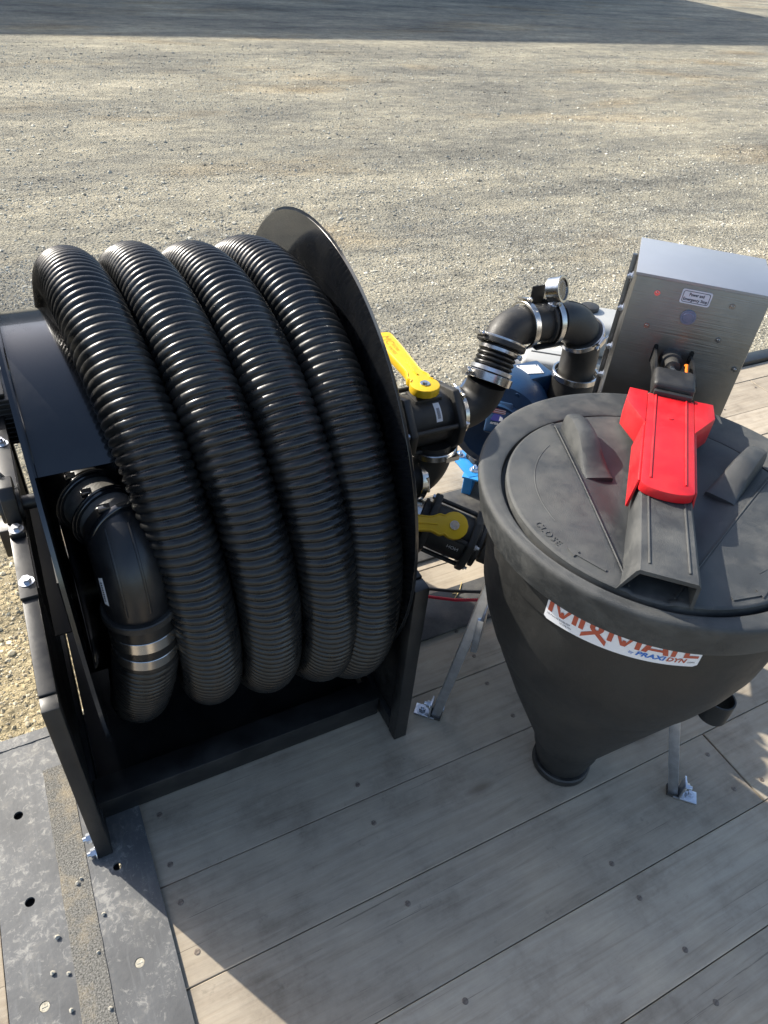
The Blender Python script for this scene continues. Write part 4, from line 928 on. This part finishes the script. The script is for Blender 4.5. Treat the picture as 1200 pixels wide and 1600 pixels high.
q = MB().cyl(HM @ Vector((UL + .003, .325, .824)), HM @ Vector((UL + .004, .365, .814)), .0135, .0155, 24); q.cyl(HM @ Vector((UL + .004, .36, .815)), HM @ Vector((UL + .004, .4015, .804)), .020, .0225, 28); obj('plunger_boot', q, 'poly', hp)
obj('orange_lead', MB().tube([HM @ Vector(p) for p in [(UL + .022, .258, .845), (UL + .021, .28, .848), (UL + .024, .31, .842), (UL + .026, .34, .828)]], .0028, 10), 'orange', hp)
# printed sticker on the collar, applied slightly crooked
Rs = .2648; DZ = -.0078
def fn(x, y, z):
    a = R(-120.5) + x / Rs; return HR @ Vector(((Rs + z) * math.cos(a), (Rs + z) * math.sin(a), y + DZ + .034 * (x - .02)))
SL = .2312; n = 40
q = MB(); q.add([fn(SL * k / n, y, 0) for k in range(n + 1) for y in ((.6512 + (.0035 if k in (0, n) else 0)), .706)], [(2 * k, 2 * k + 2, 2 * k + 3, 2 * k + 1) for k in range(n)], None, True)
stick = obj('brand_sticker', q, 'white', hp)
BL = .6695; TOP = .055
def pl(mb, pts, zo=.0006):
    P_ = []
    for (x0, y0), (x1, y1) in zip(pts, pts[1:] + pts[:1]):
        k_ = max(1, int(abs(x1 - x0) / .006)); P_ += [(x0 + (x1 - x0) * i / k_, y0 + (y1 - y0) * i / k_) for i in range(k_)]
    mb.add([fn(x, BL + y, zo) for x, y in P_], [tuple(range(len(P_)))])
def quad(mb, a, b, c, d, zo=.0006):
    k_ = 4; V_ = []
    for i in range(k_ + 1):
        t = i / k_
        for p, r_ in ((a, b), (d, c)): V_.append(fn(p[0] + (r_[0] - p[0]) * t, BL + p[1] + (r_[1] - p[1]) * t, zo))
    mb.add(V_, [(2 * i, 2 * i + 2, 2 * i + 3, 2 * i + 1) for i in range(k_)])
def letterM(x0, w_):
    mb = MB(); k = w_ / .048; L_ = .0073 * k; H = .052
    quad(mb, (x0, 0), (x0 + L_, 0), (x0 + L_, H), (x0, H)); quad(mb, (x0 + w_ - L_, 0), (x0 + w_, 0), (x0 + w_, H), (x0 + w_ - L_, H))
    xc = x0 + w_ / 2; dx = .024 * k - L_ * .5
    quad(mb, (xc - .0034, -.0002), (xc + .0002, -.0002), (x0 + L_ * 1.05, H * .78), (x0 + L_ * .02, H * .78), .0008); quad(mb, (xc + .0034, -.0002), (xc - .0002, -.0002), (x0 + w_ - L_ * 1.05, H * .78), (x0 + w_ - L_ * .02, H * .78), .0007)
    quad(mb, (xc - .0034, -.0002), (xc + .0034, -.0002), (xc + .0022, .0115), (xc - .0022, .0115), .0009)
    obj('letter', mb, 'inkred', stick)
letterM(.0041, .048); letterM(.0985, .0465)
mb = MB(); quad(mb, (.0556, 0), (.0630, 0), (.0630, .052), (.0556, .052)); obj('letter', mb, 'inkred', stick)
mb = MB(); quad(mb, (.1470, 0), (.1545, 0), (.1700, .052), (.1625, .052)); quad(mb, (.1853, 0), (.1778, 0), (.1625, .052), (.1700, .052), .0007); quad(mb, (.153, .0055), (.180, .0055), (.1785, .0100), (.1545, .0100), .0008); obj('letter', mb, 'inkred', stick)
mb = MB(); quad(mb, (.1880, 0), (.1948, 0), (.1948, .052), (.1880, .052)); obj('letter', mb, 'inkred', stick)
mb = MB(); quad(mb, (.2060, 0), (.2128, 0), (.2128, .052), (.2060, .052)); quad(mb, (.2128, 0), (.2272, 0), (.2272, .0052), (.2128, .0052)); obj('letter', mb, 'inkred', stick)
# crossed ribbon that stands for the X
mb = MB(); loopc = (.0809, .0155); n_ = 20
for k in range(n_):
    a0_, a1_ = R(-35 + 250 * k / n_), R(-35 + 250 * (k + 1) / n_)
    quad(mb, (loopc[0] + .0028 * math.cos(a0_), loopc[1] + .0028 * math.sin(a0_)), (loopc[0] + .0028 * math.cos(a1_), loopc[1] + .0028 * math.sin(a1_)), (loopc[0] + .0103 * math.cos(a1_), loopc[1] + .0103 * math.sin(a1_)), (loopc[0] + .0103 * math.cos(a0_), loopc[1] + .0103 * math.sin(a0_)), .0007)
quad(mb, (.0617, -.0050), (.0619, -.0140), (.0893, .0085), (.0860, .0140), .0008); quad(mb, (.0992, -.0135), (.0993, -.0040), (.0762, .0150), (.0725, .0090), .0009)
obj('ribbon_mark', mb, 'inkred', stick)
q = text_fit('PRAXI', .0120, .1424, .1840, lambda x, y, z: fn(x, .6590 + y, .0006), shear=.2, bold=.0004); obj('lettering', q, 'inkblue', stick)
q = text_fit('DYN', .0120, .1850, .2130, lambda x, y, z: fn(x, .6590 + y, .0006), shear=.2, bold=.0004); obj('lettering', q, 'inkred', stick)
obj('small_lettering', text_mb('by', .0075, lambda x, y, z: fn(.1318 + x, .6600 + y, .0006), shear=.2), 'inkblue', stick); obj('small_lettering', text_mb('.com', .0060, lambda x, y, z: fn(.2136 + x, .6590 + y, .0006)), 'ink', stick)
obj('small_lettering', text_mb('US Patents 8,746,959', .0046, lambda x, y, z: fn(.004 + x, .6625 + y, .0006)), 'ink', stick); obj('small_lettering', text_mb('10,478,791', .0046, lambda x, y, z: fn(.027 + x, .6570 + y, .0006)), 'ink', stick)
# legs with bolted feet
def leg(p0, p1, sgn):
    p0 = HM @ Vector(p0); p1 = HM @ Vector(p1); d = (p1 - p0).normalized(); sx = (HM.to_3x3() @ Vector((0, 1, 0))); sx = (sx - d * sx.dot(d)).normalized(); sy = d.cross(sx)
    Mx = Matrix.Translation(p0) @ Matrix((sx, sy, d)).transposed().to_4x4(); L_ = (p1 - p0).length
    lg = obj('leg', MB().box((0, 0, L_ / 2), (.021, .021, L_), Mx), 'zinc', hp, .0025)
    u_ = sgn
    q = MB(); c = HM @ Vector(((p0 - HO).x * 0, 0, 0))
    b0_ = HM.inverted() @ p0
    q.box((b0_.x + u_ * .026, b0_.y, .0028), (.050, .030, .0045), HM); q.box((b0_.x + u_ * .0135, b0_.y, .026), (.004, .030, .050), HM); obj('foot_bracket', q, 'zinc', lg, .001)
    q = MB(); q.bolt(HM @ Vector((b0_.x + u_ * .034, b0_.y, .005)), (0, 0, 1), .009, .008, True, .006); q.bolt(HM @ Vector((b0_.x + u_ * .0155, b0_.y, .034)), HM.to_3x3() @ Vector((u_, 0, .0)), .009, .008, True, .006)
    q.bolt(HM @ Vector((b0_.x - u_ * .0105, b0_.y, .034)), HM.to_3x3() @ Vector((-u_, 0, .0)), .007, .006, False); obj('foot_bolt', q, 'zinc', lg)
    obj('foot_pad', MB().box((b0_.x, b0_.y, .004), (.026, .026, .0075), HM), 'poly', lg)
leg((-.283, 0, .006), (-.225, .03, .49), -1); leg((.262, 0, .006), (.172, -.005, .30), 1)
q = MB().box((-.232, .055, .30), (.014, .10, .10), HM); obj('leg_bracket', q, 'zinc', hp, .002)
leg((.0, .27, .006), (.0, .20, .36), 1)
# holster ring on the right of the hopper
hc = Vector((1.090, .438, .255)); q = MB().ring(hc + Vector((0, 0, -.045)), hc + Vector((0, 0, .012)), .0265, .030, 36); q.cyl(hc + Vector((-.04, .02, -.01)), hc + Vector((-.13, .07, .01)), .014, seg=14); obj('holster_ring', q, 'tank', hp)

# ================================================================== control box
cb = thing('control_box', 'brushed stainless control box standing behind the hopper lid', 'control box', HM @ Vector((.004, .5, 0)))
BX0, BX1, BW0, BW1, BZ0, BZ1 = -.1165, .1245, .402, .603, .38, .9605
t_ = .003
q = MB().box(((BX0 + BX1) / 2, (BW0 + BW1) / 2, (BZ0 + BZ1) / 2), (BX1 - BX0, BW1 - BW0, BZ1 - BZ0), HM); obj('enclosure', q, 'steel', cb, .003)
q = MB().box(((BX0 + BX1) / 2, (BW0 + BW1) / 2 - .001, BZ1 + .0022), (BX1 - BX0 + .005, BW1 - BW0 + .006, .0024), HM); q.box(((BX0 + BX1) / 2, BW0 - .0018, BZ1 - .0005), (BX1 - BX0 + .004, .0014, .005), HM); obj('lid_plate', q, 'topsteel', cb, .0006)
obj('mounting_post', MB().box((.0, .55, .19), (.06, .06, .378), HM), 'satin', cb, .003)
q = MB().box((BX0 - .0055, .585, .66), (.010, .012, .55), HM); obj('side_flange', q, 'steel', cb, .001)
for z in (.90, .83, .74, .67, .60): obj('flange_bolt', MB().bolt(HM @ Vector((BX0 - .0004, .55, z)), HM.to_3x3() @ Vector((-1, 0, 0)), .007, .006, True, .003), 'zinc', cb)
fw = BW0 - .0004; dF = HM.to_3x3() @ Vector((0, -1, 0))
for u_, z in ((-.071, .931), (-.071, .865), (.065, .932), (.064, .864), (.113, .813)):
    q = MB().cyl(HM @ Vector((u_, fw, z)), HM @ Vector((u_, fw - .002, z)), .0052, seg=14); q.cyl(HM @ Vector((u_, fw - .002, z)), HM @ Vector((u_, fw - .004, z)), .003, .002, seg=10); obj('rivet', q, 'clamp', cb)
MF = HM @ Matrix.Translation((0, fw - .0006, 0)) @ Matrix(((1, 0, 0, 0), (0, 0, -1, 0), (0, 1, 0, 0), (0, 0, 0, 1)))
def rrect(x0, x1, y0, y1, r, n=5):
    P_ = []
    for cx_, cy_, a0 in ((x1 - r, y1 - r, 0), (x0 + r, y1 - r, 90), (x0 + r, y0 + r, 180), (x1 - r, y0 + r, 270)):
        P_ += [(cx_ + r * math.cos(R(a0 + 90 * k / n)), cy_ + r * math.sin(R(a0 + 90 * k / n))) for k in range(n + 1)]
    return P_
lb = obj('label_plate', MB().prism(rrect(-.0285, .0255, .9215, .949, .004), 0, .0010, MF), 'lilac', cb)
o_, i_ = rrect(-.0257, .0227, .9243, .9462, .004), rrect(-.0247, .0217, .9253, .9452, .0033); n = len(o_)
q = MB().add([(x, y, .0013) for x, y in o_ + i_], [(k, (k + 1) % n, n + (k + 1) % n, n + k) for k in range(n)], MF); 
q2 = text_fit('Power and', .0085, -.0145, .0125, lambda x, y, z: MF @ Vector((x, y + .9372, .0013)), bold=.0002); q.add(q2.v, q2.f); q2 = text_fit('Emergency Stop', .0080, -.0232, .0204, lambda x, y, z: MF @ Vector((x, y + .9280, .0013)), bold=.0002); q.add(q2.v, q2.f)
obj('lettering', q, 'ink', lb)
bz = MB().ring(MF @ Vector((-.003, .8965, 0)), MF @ Vector((-.003, .8965, .0035)), .0105, .0142, 36); bt = obj('push_button', bz, 'button', cb)
obj('button_cap', MB().lathe([(.0108, 0), (.0108, .003), (.0095, .0045), (0, .005)], 32, MF @ Matrix.Translation((-.003, .8965, 0))), 'button', bt)
for u_ in (-.042, .0265):
    obj('slot', MB().prism(rrect(u_ - .004 + .001, u_ + .005, .792, .832, .0038), -.001, .0009, MF), 'hole', cb)

# ================================================================== cables, skid and straw
wr = MB(); wr.tube([(.56, 1.16, .03), (.62, 1.15, .045), (.70, 1.13, .055), (.78, 1.085, .06), (.84, 1.03, .075), (.90, .98, .10), (.96, .95, .12)], .0042, 10)
tag(obj('cable', wr, 'red_wire'), 'thin red power cable running from the reel towards the hopper', 'cable')
wr = MB(); wr.tube([(.56, 1.185, .03), (.63, 1.18, .05), (.70, 1.155, .062), (.77, 1.115, .068), (.84, 1.055, .085), (.90, 1.0, .11), (.96, .965, .13)], .0044, 10)
tag(obj('cable', wr, 'black_wire'), 'thin black power cable running above the red one', 'cable')
q = MB(); q.box((1.02, 1.058, .0065), (.92, .135, .009)); tag(obj('skid_plate', q, 'plateb', None, .002), 'flat dusty black steel plate on the planks between reel and hopper', 'steel plate')
q = MB(); q.box((1.09, 1.375, .0065), (.56, .25, .009)); tag(obj('skid_plate', q, 'plateb', None, .002), 'black steel base plate on the planks under the small valve and blue pump', 'steel plate')  # plate spread wider, so the area below the valve is black too
q = MB(); q.tube([(.878, 1.082, .0125), (.905, 1.10, .014), (.93, 1.128, .012)], .0012, 6); tag(obj('straw', q, 'straw'), 'short dry straw lying at the edge of the black steel plate', 'straw')
q = MB(); q.tube([(.882, 1.10, .0125), (.912, 1.096, .0145)], .0011, 6); tag(obj('straw', q, 'straw'), 'shorter straw crossing the other straw on the black plate', 'straw')
for o in bpy.data.objects:
    if '_off' in o: del o['_off']
